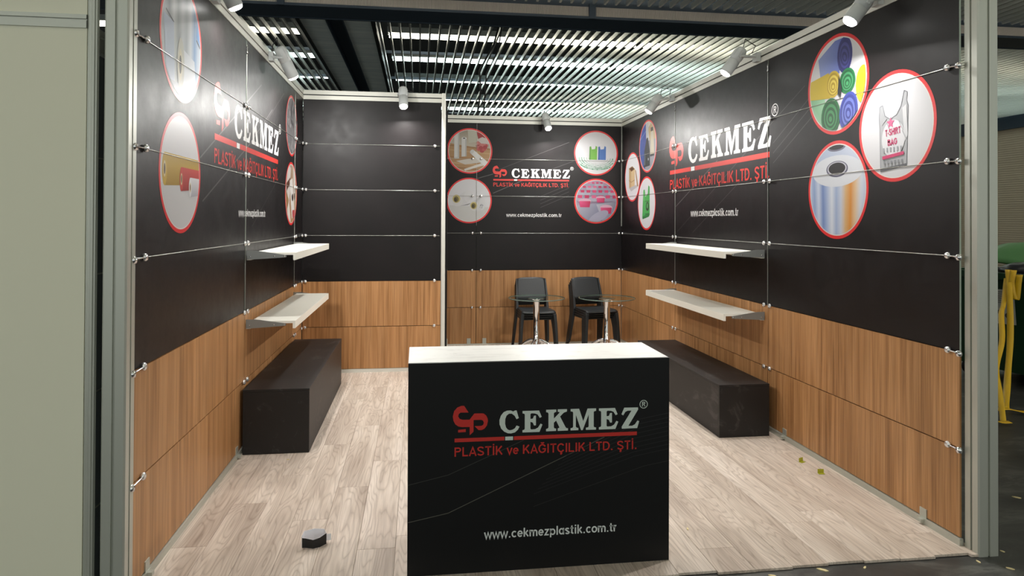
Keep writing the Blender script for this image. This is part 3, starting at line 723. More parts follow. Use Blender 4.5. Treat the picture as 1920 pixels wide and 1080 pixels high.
def d_produce(p):
    p.poly([(-1, 1), (1, 1), (1, .1), (-1, .2)], c(176, 170, 154), [c(140, 136, 120), c(170, 150, 130), c(190, 180, 160), c(206, 200, 186)])
    p.poly([(.25, 1), (.8, .9), (.8, .55), (.4, .45)], c(160, 40, 44)); p.poly([(-.1, 1), (.25, 1), (.4, .4), (-.05, .35)], c(196, 194, 178))
    p.poly([(-1, .35), (1, .05), (1, -1), (-1, -1)], c(186, 146, 100))
    for y, cl in ((.2, (164, 122, 78)), (.0, (200, 162, 116)), (-.3, (172, 128, 82)), (-.55, (206, 170, 124)), (-.75, (160, 118, 74))):
        p.line([(-1, y+.05), (1, y-.12)], .06, c(*cl))
    p.rect(-.98, .3, -.84, .42, c(30, 28, 28))
    for k in range(16): a = k*2.4; p.ell(.52+.3*math.cos(a)*(.3+.7*(k % 4)/3), .2+.19*math.sin(a)*(.3+.7*(k % 3)/2), .10, .085, c(*random.choice(((176, 62, 66), (196, 84, 80), (206, 120, 116), (150, 48, 54)))), n=14)
    p.poly([(.3, .5), (.55, .62), (.9, .5), (.9, .3), (.5, .34)], c(214, 204, 200))
    p.poly([(-.68, .86), (-.46, .86), (-.46, -.30), (-.68, -.32)], c(226, 226, 224)); p.ell(-.57, -.31, .11, .04, c(206, 206, 202)); p.poly([(-.52, .86), (-.46, .86), (-.46, -.30), (-.53, -.3)], c(196, 196, 194))
    p.poly([(-.36, .54), (-.14, .54), (-.14, -.24), (-.36, -.26)], c(222, 222, 220)); p.ell(-.25, .55, .11, .05, c(236, 236, 234)); p.ell(-.25, .55, .06, .025, c(60, 56, 54)); p.poly([(-.2, .52), (-.14, .52), (-.14, -.24), (-.2, -.25)], c(190, 190, 188))
    p.poly([(-.6, -.45), (.35, -.28), (.5, -.5), (-.2, -.6)], c(214, 208, 198)); p.poly([(-.25, -.8), (.75, -.45), (.85, -.55), (-.2, -.88)], c(222, 218, 210))
    p.poly([(.02, -.10), (.18, .04), (.88, -.55), (.72, -.72)], c(230, 230, 228)); p.ell(.80, -.635, .115, .06, c(70, 64, 60), 0.8); p.ell(.1, -.03, .105, .08, c(214, 214, 212), .8)
def d_corerolls(p):
    p.poly([(-1, -.2), (1, -.3), (1, -1), (-1, -1)], c(210, 210, 208))
    p.poly([(-.5, .18), (-.05, .48), (.08, .2), (-.05, -.08), (-.4, -.24)], c(216, 216, 218)); p.ell(-.06, .2, .16, .27, c(222, 222, 224)); p.ell(-.52, -.02, .24, .24, c(220, 220, 220))
    p.poly([(-.4, -.24), (.1, -.1), (-.05, -.2)], c(150, 150, 150)); p.ell(-.56, .07, .17, .18, c(206, 190, 120)); p.ell(-.57, .05, .11, .13, c(120, 108, 58)); p.ell(-.60, .03, .06, .09, c(70, 62, 34))
    p.poly([(.18, -.02), (.52, .18), (.68, -.1), (.55, -.44), (.22, -.46)], c(212, 212, 214)); p.ell(.58, -.12, .13, .28, c(220, 220, 222)); p.ell(.22, -.24, .2, .22, c(218, 218, 218))
    p.text('LTD', .46, .62, -.3, -.18, c(90, 90, 110), .16, 1.2)
    p.ell(.20, -.22, .15, .16, c(210, 194, 122)); p.ell(.19, -.23, .10, .12, c(126, 112, 60)); p.ell(.17, -.25, .055, .08, c(74, 66, 36))
def d_twobags(p):
    for q in range(6):
        rr = .38+.11*q; n_ = 22+4*q
        for k in range(n_):
            a = math.pi+math.pi*k/n_; x, y = .05+rr*1.0*math.cos(a), -.22+rr*.55*math.sin(a)
            if x*x+y*y < .8: p.ell(x, y, .010+.006*q, .007+.004*q, c(*random.choice(((50, 140, 90), (90, 170, 130), (150, 190, 170)))), n=8); p.hold = True
    p.hold = False
    for x0, c1, c2 in ((.08, (72, 118, 190), (50, 88, 160)), (-.32, (110, 180, 50), (80, 148, 34))):
        p.poly([(x0, -.30), (x0+.36, -.30), (x0+.37, .28), (x0+.30, .32), (x0+.27, .18), (x0+.12, .16), (x0+.09, .30), (x0+.02, .28)], c(*c1)); p.poly([(x0, -.30), (x0+.07, -.30), (x0+.07, .26), (x0+.02, .28)], c(*c2))
def d_caps(p):
    p.poly([(-1, 1), (1, 1), (1, -1), (-1, -1)], c(150, 140, 160), [c(190, 150, 170), c(160, 140, 160), c(110, 110, 150), c(170, 165, 185)])
    for row, (y, s_, n_) in enumerate(((.8, .10, 10), (.62, .12, 8), (.42, .15, 7), (.18, .18, 6))):
        for k in range(n_):
            x = -.95+1.9*(k+.5*(row % 2))/n_+.05; p.ell(x, y-.08, s_*1.3, s_*.7, c(*random.choice(((170, 168, 184), (150, 148, 168)))), n=14); p.rect(x-s_*.55, y-s_*.3, x+s_*.55, y+s_*.45, c(*random.choice(((206, 62, 110), (190, 44, 92), (216, 100, 140)))))
    p.poly([(-.9, -.2), (.1, -.1), (.5, -.9), (-.6, -1)], c(130, 130, 156), [c(176, 176, 190), c(150, 150, 172), c(110, 110, 140), c(150, 150, 170)]); p.poly([(0, -.15), (1, .0), (1, -.8), (.3, -.9)], c(120, 118, 146), [c(186, 184, 196), c(130, 130, 150), c(100, 100, 132), c(160, 158, 178)])
    for x, y in ((-.52, -.06), (.45, -.34), (.2, .1)):
        s_ = .27 if x != .2 else .2; p.ell(x, y+.2*s_, s_*1.05, s_*.45, c(216, 170, 190)); p.poly([(x-s_*.95, y+.2*s_), (x+s_*.95, y+.2*s_), (x+s_*.8, y-s_*.8), (x-s_*.8, y-s_*.8)], c(214, 56, 112), [c(226, 90, 140), c(190, 36, 86), c(190, 40, 90), c(214, 60, 116)])
    p.ell(.1, -.7, .5, .2, c(166, 164, 184), .5)
def d_stretch(p):
    cols = [(170, 176, 188), (196, 200, 206), (140, 146, 154), (206, 210, 212), (150, 156, 160), (190, 194, 200), (164, 170, 178), (206, 210, 216), (120, 150, 190), (176, 186, 200)]
    for k, cl in enumerate(cols):
        x0 = -1+.2*k; nx = cols[(k+1) % 10]; p.poly([(x0, -1), (x0+.2, -1), (x0+.2, 1), (x0, 1)], c(*cl), [c(*cl), c(*nx), c(*nx), c(*cl)]); p.hold = True
    p.hold = False
    p.poly([(-.3, .9), (.05, 1), (.1, .75), (-.05, .82)], c(40, 54, 120)); p.poly([(.7, .6), (.9, .5), (.95, .1), (.7, .25)], c(110, 150, 200))
    p.line([(-.75, .32), (-.4, .2)], .03, c(70, 72, 80)); p.line([(.7, .2), (.9, .1)], .03, c(70, 72, 80))
    p.poly([(-.85, .25), (-.4, .2), (-.35, -.8), (-.7, -.8)], c(186, 196, 216)); p.poly([(-.1, -.1), (.6, -.2), (.7, -.75), (.0, -.8)], c(206, 210, 218)); p.poly([(-.7, -.72), (.75, -.72), (.4, -1), (-.4, -1)], c(176, 180, 190))
    p.ell(-.08, -.38, .17, .42, c(190, 188, 178)); p.ell(-.1, -.40, .10, .26, c(206, 196, 166)); p.ell(-.1, -.40, .055, .15, c(70, 64, 58))
def d_colourrolls(p):
    p.poly([(-1, -.2), (1, -.1), (1, -1), (-1, -1)], c(212, 212, 214))
    for x0, x1, y, r_, c1, c2 in ((-.76, .9, .02, .26, (206, 170, 40), (170, 134, 24)), (.0, .95, -.10, .20, (206, 58, 46), (160, 36, 30)), (.44, 1.0, -.22, .17, (226, 226, 230), (176, 176, 184))):
        p.poly([(x0, y-r_), (x1, y-r_*.7), (x1, y+r_), (x0, y+r_)], c(*c1), [c(*c2), c(*c2), c(*c1), c(*c1)]); p.ell(x0, y, r_*.42, r_, c(*c1)); p.ell(x0, y, r_*.22, r_*.5, c(222, 206, 160)); p.ell(x0, y, r_*.13, r_*.33, c(96, 74, 40))
def d_grey(p):
    p.poly([(-1, 1), (1, 1), (1, -1), (-1, -1)], c(130, 128, 130))
    for k in range(60):
        x, y = random.uniform(-.95, .95), random.uniform(-.95, .95); g_ = random.randint(96, 176); p.ell(x, y, random.uniform(.05, .16), random.uniform(.03, .1), c(g_, g_-2, g_), random.uniform(-.6, .9), 9)
def d_wrap(p):
    p.poly([(-1, 1), (1, 1), (1, -1), (-1, -1)], c(176, 132, 84), [c(120, 84, 56), c(206, 190, 170), c(190, 140, 90), c(160, 120, 76)])
    p.poly([(-.5, .9), (-.1, .8), (-.3, -.3), (-.9, .1)], c(206, 200, 196)); p.poly([(-.8, .3), (-.2, .5), (-.1, .35), (-.8, .05)], c(96, 60, 44)); p.poly([(-.3, .4), (.2, .5), (.6, -.7), (.1, -.8)], c(226, 222, 218))
    p.poly([(.3, .85), (.6, .8), (.7, -.2), (.45, -.2)], c(216, 210, 206)); p.ell(.2, -.12, .14, .12, c(60, 46, 40)); p.ell(.55, -.08, .12, .12, c(90, 70, 60))
    for k in range(8): p.ell(.3+.1*(k % 4), -.6-.08*(k//4), .11, .09, c(*((186, 60, 66), (206, 96, 96))[k % 2]), n=12)
    p.poly([(-.7, -.5), (-.4, -.2), (-.1, -.9), (-.5, -.9)], c(222, 214, 206))
roundel(wl, fl(.635, 2.62), .325, d_stretch, 'round picture of clear stretch film on a roll')
roundel(wl, fl(.635, 1.92), .320, d_colourrolls, 'round picture of yellow, red and white film rolls')
roundel(wl, fl(3.80, 2.60), .300, d_grey, 'round picture of mottled grey sheet')
roundel(wl, fl(3.80, 1.93), .312, d_wrap, 'round picture of wrapping film and food')
roundel(wr, fr(1.07, 2.605), .338, d_bagrolls, 'round picture of blue, yellow and green bag rolls')
roundel(wr, fr(.50, 2.245), .330, d_tshirt, 'round picture of a white carrier bag lettered T-SHIRT BAG')
roundel(wr, fr(1.07, 1.892), .332, d_filmroll, 'round picture of a large clear film roll')
roundel(wr, fr(4.90, 2.595), .325, d_bottles, 'round picture of spray bottles')
roundel(wr, fr(5.50, 2.252), .325, d_box, 'round picture of a wooden box')
roundel(wr, fr(4.94, 1.893), .332, d_greenbag, 'round picture of a green carrier bag')
roundel(wk, fk(1.931, 2.606), .307, d_produce, 'round picture of white rolls and red fruit on a table')
roundel(wk, fk(1.927, 1.938), .307, d_corerolls, 'round picture of two film rolls with yellow cores')
roundel(wk, fk(3.680, 2.608), .311, d_twobags, 'round picture of a green and a blue bag')
roundel(wk, fk(3.682, 1.944), .311, d_caps, 'round picture of bottles with pink caps')

# ------------------------------------------------------------------ spotlights
def aim_matrix(d):
    return d.to_track_quat('Z', 'Y').to_matrix()
def spotlight(attach, back, lens, nrm_, label):
    attach, back, lens = Vector(attach), Vector(back), Vector(lens)
    o = empty('spotlight', attach); d = (lens-back).normalized(); L_ = (lens-back).length; M = aim_matrix(d); org = back-attach
    MB().lathe([(0, 0), (.030, .002), (.043, .012), (.048, .03), (.049, L_*.48), (.046, L_*.485), (.046, L_*.50), (.049, L_*.505), (.049, L_-.008), (.045, L_), (.041, L_-.002), (.037, L_-.016), (0, L_-.02)], 28, origin=org, M=M).build('lamp_body', 'lamp_grey', o)
    body = bpy.data.objects[-1] if False else LAST[0]
    for k in range(8):
        a = 2*math.pi*k/8; p0 = org+M @ Vector((.049*math.cos(a), .049*math.sin(a), .03)); p1 = org+M @ Vector((.049*math.cos(a), .049*math.sin(a), L_*.4)); MB().tube([p0, p1], .0022, 5).build('cooling_rib', 'lamp_grey', body)
    MB().lathe([(.0415, L_-.004), (.041, L_+.006), (.036, L_+.014), (.022, L_+.019), (0, L_+.02)], 24, origin=org, M=M).build('lens', 'lens_glow', body)
    piv = org+d*L_*.32; n_ = Vector(nrm_); side = d.cross(n_)
    side = side.normalized() if side.length > .1 else Vector((1, 0, 0))
    y_ = MB()
    for s_ in (-1, 1): y_.tube([piv+side*s_*.053, piv*.45+side*s_*.053+n_*.02, piv*.25+side*s_*.03], [.011, .010, .012], 8)
    y_.tube([piv-side*.06, piv+side*.06], .012, 10); y_.build('yoke', 'lamp_grey', o)
    b = MB(); ax = Vector((0, 1, 0)) if abs(n_.x) > .5 else Vector((1, 0, 0))
    q = [n_*a+ax*b_+Vector((0, 0, z)) for z in (-.045, .03) for b_ in (-.035, .035) for a in (0.002, .04)]
    b.add(q, [(0, 2, 3, 1), (4, 5, 7, 6), (0, 1, 5, 4), (2, 6, 7, 3), (0, 4, 6, 2), (1, 3, 7, 5)]); b.build('rail_clamp', 'lamp_grey', o)
    cpts = [org, org+Vector((0, 0, .05))-d*.03, n_*.03+Vector((0, 0, .09)), n_*.0+ax*.12+Vector((0, 0, .06))]
    MB().tube(cpts, .004, 6).build('cord', 'cable_black', o)
    ld = bpy.data.lights.new('spot_bulb', 'AREA'); ld.shape = 'DISK'; ld.size = .075; ld.energy = SPOT; ld.color = (1, .975, .94)
    lo = bpy.data.objects.new('bulb', ld); COL.objects.link(lo); lo.parent = o; lo.location = org+d*(L_+.022); lo.rotation_euler = (-d).to_track_quat('Z', 'Y').to_euler()
    tag(o, label, 'spotlight', 'spotlights clamped to the wall rails')
spotlight((.006, 1.13, 3.03), (.05, 1.15, 3.145), (.125, 1.20, 2.985), (1, 0, 0), 'grey spotlight on the left wall rail nearest the booth front')
spotlight((.006, 2.72, 3.04), (.085, 2.70, 3.115), (.190, 2.80, 2.885), (1, 0, 0), 'grey spotlight on the left wall rail, farther from the front')
spotlight((1.08, D1-.006, 3.03), (1.075, 4.37, 3.125), (1.085, 4.26, 2.90), (0, -1, 0), 'grey spotlight on the rail of the store room partition')
spotlight((2.94, D2-.006, 3.03), (2.935, 5.88, 3.12), (2.965, 5.76, 2.905), (0, -1, 0), 'grey spotlight on the rail above the small rear logo')
spotlight((W-.006, 4.02, 3.04), (3.885, 4.02, 3.062), (3.765, 4.06, 2.885), (-1, 0, 0), 'grey spotlight on the right wall rail deepest in the booth')
spotlight((W-.006, 2.12, 3.04), (3.89, 2.10, 3.10), (3.755, 2.14, 2.90), (-1, 0, 0), 'grey spotlight in the middle of the right wall rail')
spotlight((W-.006, .62, 3.04), (3.95, .60, 3.05), (3.838, .62, 2.895), (-1, 0, 0), 'grey spotlight on the right wall rail above the bag-roll picture')

# ------------------------------------------------------------------ shelves
def shelf(side, zt, label):
    s_ = 1 if side == 'L' else -1; x0 = 0 if side == 'L' else W
    o = empty('wall_shelf', (x0, 2.98, zt))
    def P(pts, a, b_): return MB().prism([(s_*p, q) for p, q in pts], 'y', a, b_)
    P([(.035, 0), (.352, 0), (.352, -.056), (.334, -.056), (.334, -.018), (.035, -.018)], -.95, .95).build('board', 'shelf_white', o, .0015)
    P([(.004, -.056), (.034, -.056), (.034, -.018), (.004, -.018)], -.95, .95).build('back_lip', 'shelf_white', o)
    pr = [(.004, .014), (.06, .014), (.10, .010), (.27, -.016), (.285, -.022), (.288, -.030), (.280, -.036), (.06, -.050), (.004, -.052)]
    for y in (-.955, .955):
        P(pr, y-.002, y+.002).build('bracket', 'bracket_grey', o)
        br = LAST[0]
        for u, z in ((.03, -.03), (.20, -.026), (.272, -.027)):
            MB().lathe([(0, .002), (.004, .002), (.005, 0)], 10, origin=(s_*u, y-.003, z), M=Matrix.Rotation(R(90), 3, 'X')).build('screw', 'chrome', br)
    tag(o, label, 'shelf', 'white wall shelves')
shelf('L', 1.431, 'upper white shelf on the left wall')
shelf('L', .927, 'lower white shelf on the left wall above the black bench')
shelf('R', 1.431, 'upper white shelf on the right wall under the web address')
shelf('R', .927, 'lower white shelf on the right wall against the wood panels')

# ------------------------------------------------------------------ benches and counter
def bench(x0, x1, y0, y1, h, label):
    o = empty('bench', ((x0+x1)/2, (y0+y1)/2, 0)); a, b_ = (x1-x0)/2, (y1-y0)/2
    MB().box(-a, a, -b_, b_, h-.018, h).build('top', 'black_laminate', o, .002)
    MB().box(-a+.001, a-.001, -b_+.0, -b_+.018, .002, h-.0185).build('end_panel', 'black_laminate', o, .001)
    MB().box(-a+.001, a-.001, b_-.018, b_, .002, h-.0185).build('end_panel', 'black_laminate', o, .001)
    for s_ in (-1, 1): MB().box(*sorted((s_*(a-.001), s_*(a-.019))), -b_+.0185, b_-.0185, .002, h-.0185).build('side_panel', 'black_laminate', o, .001)
    tag(o, label, 'bench')
bench(.020, .481, 1.878, 3.95, .462, 'long black box bench along the left wall')
bench(3.562, 3.975, 1.825, 3.80, .408, 'long black box bench along the right wall, partly behind the counter')

ct = empty('counter', (1.845, .27, 0)); CX0, CX1, CY0, CY1 = 1.206-1.845, 2.486-1.845, .058-.27, .485-.27
MB().box(CX0, CX1, CY0+.0183, CY1, .978, 1.0).build('worktop', 'white_worktop', ct, .002)
MB().box(CX0, CX1, CY0, CY0+.018, .001, .9995).build('front_panel', 'counter_black', ct, .0015); cfp = LAST[0]
for a, b_ in ((CX0, CX0+.018), (CX1-.018, CX1)): MB().box(a, b_, CY0+.0185, CY1-.002, .001, .9775).build('side_panel', 'white_board', ct, .001)
MB().box(CX0+.0185, CX1-.0185, CY0+.0185, CY1-.01, .5, .518).build('inner_shelf', 'white_board', ct)
MB().box(CX0+.0185, CX1-.0185, CY0+.0185, CY1-.01, .05, .068).build('inner_shelf', 'white_board', ct)
cf = lambda x, z: (Vector((x-1.845, CY0, z)), X_, Z_, -Y_)
tag(ct, 'black fronted reception counter with white top and printed logo', 'counter')
logo(cfp, cf(1.425, .632), .895, LOGOW, rgb(196, 46, 38)); web(cfp, cf(1.567, .158), .65, rgb(222, 226, 224))
artlines(cfp, cf(1.206, 0), [([(.0, .255), (.19, .29), (.95, .62)], .0035, rgb(84, 82, 74)), ([(.0, .43), (.19, .47), (.55, .62)], .003, rgb(52, 52, 48)), ([(.6, .30), (1.15, .47), (1.275, .49)], .003, rgb(34, 34, 32))]
  + [([(.60+.02*k, .36+.022*k), (1.1, .52+.022*k), (1.275, .55+.022*k)], .004, rgb(20, 20, 21)) for k in range(9)])

# ------------------------------------------------------------------ chairs
def make_chair():
    o = empty('stacking_chair')
    def seat(u, v):
        x = (u-.5)*(.43-.04*v); y = -.225+.44*v; e = abs(u-.5)*2
        return (x, y, .445-.022*math.sin(math.pi*min(1, v*1.05))*(1-e**2)-.018*max(0, .12-v)/.12+.006*e**3)
    MB().grid(seat, 12, 10, .012).build('seat', 'plastic_black', o)
    def back(u, v):
        e = (u-.5)*2; wd = .41-.03*v; rnd = 1-.03*max(0, v-.85)/.15
        x = e*wd/2*rnd; z = .56+.275*v-.02*max(0, v-.8)/.2*(e**4); y = .215+.10*v-.03*e*e*-1-.045*(1-e*e)*-1*.6-.03
        return (x, y, z)
    MB().grid(back, 14, 10, .012).build('backrest', 'plastic_black', o)
    def leg(pts):
        mb = MB(); v = []
        for (x, y, z, a, b_) in pts: v += [(x-a, y-b_, z), (x+a, y-b_, z), (x+a, y+b_, z), (x-a, y+b_, z)]
        fs = [(4*i+k, 4*i+(k+1) % 4, 4*i+4+(k+1) % 4, 4*i+4+k) for i in range(len(pts)-1) for k in range(4)]
        mb.add(v, fs+[(3, 2, 1, 0), tuple(4*(len(pts)-1)+k for k in range(4))]); return mb
    for s_ in (-1, 1):
        leg([(s_*.232, -.235, 0, .014, .014), (s_*.216, -.215, .30, .018, .018), (s_*.205, -.20, .41, .021, .022), (s_*.198, -.19, .440, .016, .022)]).build('leg', 'plastic_black', o, .004)
        leg([(s_*.232, .285, 0, .014, .016), (s_*.215, .235, .25, .016, .022), (s_*.200, .200, .44, .018, .026), (s_*.200, .225, .60, .013, .018), (s_*.193, .30, .82, .008, .010)]).build('leg', 'plastic_black', o, .004)
        MB().box(*sorted((s_*.188, s_*.208)), -.19, .19, .426, .440).build('apron', 'plastic_black', o)
    MB().box(-.19, .19, -.222, -.206, .420, .434).build('apron', 'plastic_black', o); MB().box(-.185, .185, .19, .206, .424, .436).build('apron', 'plastic_black', o)
    return o
ch0 = make_chair(); first = True
ords = ['bottom', 'second from bottom', 'third from bottom', 'top']
for (x, y, rz, nm) in ((2.735, 5.50, R(2), 'left'), (3.50, 5.50, R(11), 'right')):
    for k in range(4):
        o = ch0 if first else copy_tree(ch0); first = False
        dx, dy = .030*k*math.sin(rz), -.030*k*math.cos(rz)
        o.location = (x+dx, y+dy, .029*k); o.rotation_euler = (0, 0, rz)
        tag(o, 'black plastic chair, %s of the stack behind the %s glass table' % (ords[k], nm), 'chair', 'stacked black chairs')

# ------------------------------------------------------------------ glass tables
def make_table():
    o = empty('glass_table')
    MB().lathe([(0, .74), (.335, .74)], 64).lathe([(.335, .74), (.340, .743), (.340, .748), (.335, .751)], 64, 1).lathe([(.335, .751), (0, .751)], 64).build('glass_top', ['table_glass', 'glass_edge'], o)
    MB().lathe([(0, .7395), (.10, .7395), (.10, .734), (.045, .728), (.038, .72), (.038, .27), (.046, .262), (.046, .09), (.040, .08), (0, .08)], 28).build('column', 'chrome', o)
    for k in range(4):
        a = R(45+90*k)+.25; pts = []
        for t in range(9):
            q = t/8; rr = .035+.255*q; z = .225*math.cos(q*math.pi/2)**.75+.018
            pts.append((rr*math.cos(a), rr*math.sin(a), z))
        MB().tube(pts, [.020]*7+[.018, .014], 10).build('foot', 'chrome', o)
        MB().lathe([(0, 0), (.02, 0), (.02, .012), (0, .014)], 12, origin=(.29*math.cos(a), .29*math.sin(a), .0)).build('foot_pad', 'rubber', o)
    return o
t1 = make_table(); t1.location = (2.658, 4.868, 0); tag(t1, 'round glass table on chrome pedestal, left of the two', 'table', 'round glass tables')
t2 = copy_tree(t1); t2.location = (3.502, 4.785, 0); t2.rotation_euler = (0, 0, .1); tag(t2, 'round glass table on chrome pedestal, right one near the right wall', 'table', 'round glass tables')

# ------------------------------------------------------------------ litter on the floor
def paper():
    base = [(-.062, .004), (-.058, -.012), (-.04, -.016), (-.004, -.034), (.03, -.024), (.062, .006), (.050, .05), (.0, .062), (-.05, .048)]
    hs = [.052, .052, .050, .046, .050, .056, .060, .062, .060]
    n_ = len(base); mb = MB(); v = []
    for (x, y), h in zip(base, hs):
        l = math.hypot(x, y-.012); ix, iy = x*(1-.0012/l), .012+(y-.012)*(1-.0012/l)
        v += [(x, y, .001), (x, y, h), (ix, iy, h), (ix, iy, .001)]
    for i in range(n_):
        j = (i+1) % n_
        mb.add(v, [(4*i, 4*j, 4*j+1, 4*i+1)], 1 if i in (1, 2, 3, 4) else 0); mb.add(v, [(4*i+1, 4*j+1, 4*j+2, 4*i+2), (4*i+2, 4*j+2, 4*j+3, 4*i+3), (4*i+3, 4*j+3, 4*j, 4*i)], 0)
    mb.box(.055, .085, .02, .021, .012, .045)
    return mb
o = paper().build('crumpled_paper', ['paper_white', 'paper_black'], loc=(.727, .432, 0)); o.rotation_euler = (0, 0, .12)
tag(o, 'folded black and white paper scrap standing on the laminate floor', 'paper')
for x, y, rz, lab in ((3.905, 1.265, .4, 'small yellow-green metal clip on the floor nearer the right bench'), (3.915, 1.045, -.15, 'small yellow-green metal clip on the floor nearer the booth front')):
    o = MB().box(-.02, .02, -.0015, .0015, 0, .028).box(-.02, .02, -.022, 0, 0, .003).build('metal_clip', 'clip_green', loc=(x, y, .0)); o.rotation_euler = (0, 0, rz); tag(o, lab, 'clip', 'yellow-green clips')
chips = [(2.71, .37, .0, .03, 'pale wood chip on the laminate right of the counter'), (.358, 1.746, 0, .022, 'tiny white chip on the laminate before the left bench'), (2.93, -.125, -.014, .04, 'pale wood splinter on the dark floor nearest the counter'), (3.0, -.17, -.014, .03, 'pale wood splinter at the bottom edge of the picture'), (3.2, -.105, -.014, .055, 'long pale wood splinter beside the laminate edge'), (3.42, -.11, -.014, .03, 'thin wood splinter midway along the laminate edge'), (4.02, -.13, -.014, .03, 'wood chip just in front of the right post'), (4.12, -.21, -.014, .035, 'wood chip to the right below the right post'), (4.23, -.05, -.014, .022, 'white chip on the dark floor right of the right post'), (4.9, .55, -.014, .05, 'pale sliver on the dark floor right of the booth')]
for i, (x, y, z, s_, lab) in enumerate(chips):
    t = [(-1, -.2), (-.5, -.42), (.4, -.3), (1, .05), (.5, .3), (-.6, .25)]
    o = MB().prism([(p*s_/2*random.uniform(.85, 1.1), q*s_/2) for p, q in t], 'z', 0.0, .004).build('wood_chip', 'chip_wood', loc=(x, y, z)); o.rotation_euler = (0, 0, random.uniform(0, 3)); tag(o, lab, 'chip', 'wood chips on the floor')

# ------------------------------------------------------------------ neighbouring stand on the left
nb = struct(MB().box(-3.2, -.166, -.045, -.02, -.014, 2.494).build('wall_neighbour', 'neighbour_panel'), 'pale panel wall of the neighbouring stand')
MB().box(-3.2, -.166, -.045, -.02, 2.54, 3.4).build('fascia_panel', 'neighbour_panel', nb)
MB().box(-3.2, -.166, -.052, -.012, 2.494, 2.528).box(-3.2, -.166, -.044, -.02, 2.528, 2.534).box(-3.2, -.166, -.052, -.012, 2.534, 2.552).build('rail', 'aluminium', nb)
pr = [(.022*(1 if k % 2 == 0 else .9)*math.cos(2*math.pi*k/24)-.143, .022*(1 if k % 2 == 0 else .9)*math.sin(2*math.pi*k/24)-.035) for k in range(24)]
struct(MB().prism(pr, 'z', -.014, 3.4).build('trim_10', 'aluminium'))
ns = struct(MB().box(-.16, -.136, -.012, 5.5, -.014, 2.38).build('wall_neighbour_side', 'side_panel'), 'grey side wall of the neighbouring stand seen through the gap')
MB().box(-.16, -.128, -.012, 5.5, 2.40, 2.46).build('rail', 'aluminium', ns); MB().box(-.16, -.128, -.012, 5.5, 2.47, 2.50).build('rail', 'aluminium', ns)
for z in (.42, .925, 1.435, 1.94): MB().box(-.137, -.134, .0, 5.5, z-.003, z+.003).build('seam_strip', 'aluminium', ns)

# ------------------------------------------------------------------ waste bin and tape outside on the right
wb_ = empty('waste_bin', (7.83, 3.20, -.014)); wb_.rotation_euler = (0, 0, R(6))
def frus(b0, b1, z0, z1): return MB().add([(-b0[0], -b0[1], z0), (b0[0], -b0[1], z0), (b0[0], b0[1], z0), (-b0[0], b0[1], z0), (-b1[0], -b1[1], z1), (b1[0], -b1[1], z1), (b1[0], b1[1], z1), (-b1[0], b1[1], z1)],
    [(3, 2, 1, 0), (0, 1, 5, 4), (1, 2, 6, 5), (2, 3, 7, 6), (3, 0, 4, 7)])
frus((.46, .64), (.54, .74), .13, 1.10).build('bin_body', 'bin_green', wb_)
mb = MB()
for a in ((-.58, -.52, -.78, .78), (.52, .58, -.78, .78)): mb.box(a[0], a[1], a[2], a[3], 1.09, 1.165)
for a in ((-.58, .58, -.78, -.72), (-.58, .58, .72, .78)): mb.box(a[0], a[1], a[2], a[3], 1.09, 1.165)
mb.build('bin_rim', 'bin_green', wb_, .008)
def lidf(u, v):
    return (-.10+.68*u, -.76+1.52*v, 1.23+.20*math.sin(u*1.9)+.02*math.sin(v*9))
MB().grid(lidf, 8, 12, .02).build('bin_lid', 'lid_green', wb_)
for x, y in ((-.4, -.55), (-.4, .55), (.4, -.55), (.4, .55)): MB().lathe([(0, -.025), (.07, -.025), (.08, -.012), (.08, .012), (.07, .025), (0, .025)], 18, origin=(x, y, .08), M=Matrix.Rotation(R(90), 3, 'X')).build('wheel', 'rubber', wb_)
p = Print(); p.rect(0, 0, .36, .36, rgb(196, 196, 190)); p.hold = False
for k in range(6): p.rect(.03, .33-.022*k, .30-.02*(k % 3), .337-.022*k, rgb(120, 120, 118)); p.hold = True
for x, y in ((.08, .10), (.2, .12), (.28, .09), (.12, .05)): p.ell(x, y, .035, .03, rgb(70, 70, 70), n=14)
lb = p.build('label_sheet', (Vector((-.5275, .25, .62)), -Y_, Vector((-.08, 0, 1)).normalized(), -X_), wb_, 1, 'white printed label on the bin')
tag(wb_, 'green wheeled waste bin overflowing beside the booth', 'bin')
def lump(name, ctr, r_, mat, lab, cat, flat=.6):
    bm = bmesh.new(); bmesh.ops.create_icosphere(bm, subdivisions=3, radius=1)
    for v_ in bm.verts:
        k = 1+.18*math.sin(7*v_.co.x+3)*math.sin(6*v_.co.y+1)*math.sin(5*v_.co.z); v_.co = Vector((v_.co.x*k*r_, v_.co.y*k*r_*1.3, v_.co.z*k*r_*flat))
    for f_ in bm.faces: f_.smooth = True
    me = bpy.data.meshes.new(name); bm.to_mesh(me); bm.free(); me.materials.append(MATS[mat])
    o = put(me, name, None, ctr); tag(o, lab, cat); return o
lump('rubbish_bag', (7.62, 3.22, 1.14), .20, 'bag_dark', 'dark rubbish bag inside the green waste bin', 'bag', .55)
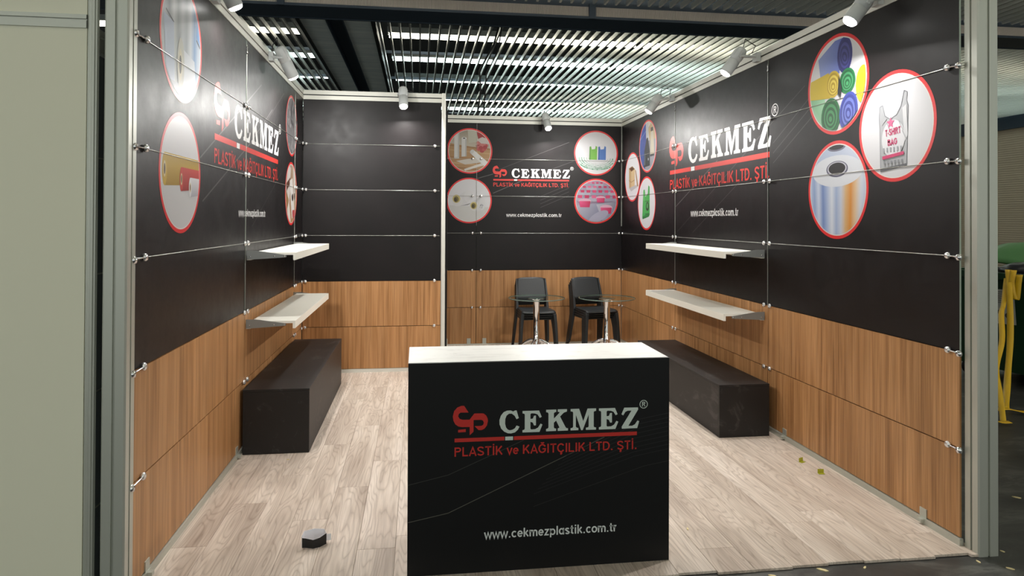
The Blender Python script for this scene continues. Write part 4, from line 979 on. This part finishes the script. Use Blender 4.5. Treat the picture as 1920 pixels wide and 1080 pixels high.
o = MB().prism([(0, 0), (.34, .0), (.30, .55), (.05, .62)], 'x', -.01, .01).build('cardboard_sheet', 'cardboard', loc=(7.55, 3.57, 1.02)); o.rotation_euler = (0, R(-6), R(4))
tag(o, 'cardboard sheet sticking up out of the waste bin', 'cardboard')
tp = empty('barrier_tape', (6.6, 2.4, -.014))
def ribbon(name, pts, wd, side):
    pts = [Vector(p_) for p_ in pts]
    # smooth the path
    q = []
    for i in range(len(pts)-1):
        a, b_, c_, d = pts[max(i-1, 0)], pts[i], pts[i+1], pts[min(i+2, len(pts)-1)]
        for k in range(6):
            t = k/6; q.append(.5*((2*b_)+(c_-a)*t+(2*a-5*b_+4*c_-d)*t*t+(3*b_-a-3*c_+d)*t**3))
    q.append(pts[-1]); sd = Vector(side).normalized()
    def fn(u, v):
        i = min(int(round(u*(len(q)-1))), len(q)-1); tw = .5*math.sin(u*9); up = Vector((0, 0, 1))
        return q[i]+(sd*math.cos(tw)+up*.2*math.sin(tw))*(v-.5)*wd-Vector((6.6, 2.4, -.014))
    MB().grid(fn, len(q)-1, 2, .002).build(name, 'tape_yellow', tp)
sd = (.55, -.83, 0)
ribbon('tape_strand', [(7.25, 3.05, 1.19), (7.13, 2.91, .93), (6.99, 2.76, .54), (6.82, 2.61, .25), (6.62, 2.42, .06), (6.50, 2.30, -.002)], .058, sd)
ribbon('tape_strand', [(7.25, 3.07, 1.10), (7.08, 2.93, .86), (6.93, 2.80, .77), (6.72, 2.57, .56), (6.50, 2.40, .343), (6.30, 2.16, .20), (6.17, 1.99, .06), (6.12, 1.93, .0)], .05, sd)
ribbon('tape_strand', [(5.88, 1.97, .012), (5.98, 1.93, .03), (6.06, 1.90, .012), (6.14, 1.88, .016)], .06, (.2, 1, 0))
ribbon('tape_strand', [(7.25, 2.99, 1.19), (7.19, 2.95, 1.02), (7.21, 2.92, .90), (7.23, 2.90, 1.15)], .06, sd)
ribbon('tape_strand', [(6.25, 2.22, .012), (6.40, 2.20, .03), (6.52, 2.15, .012), (6.64, 2.10, .012)], .06, (.3, 1, .1))
tag(tp, 'tangled yellow barrier tape hanging from the waste bin to the floor', 'tape')
print('objects', len(bpy.data.objects))
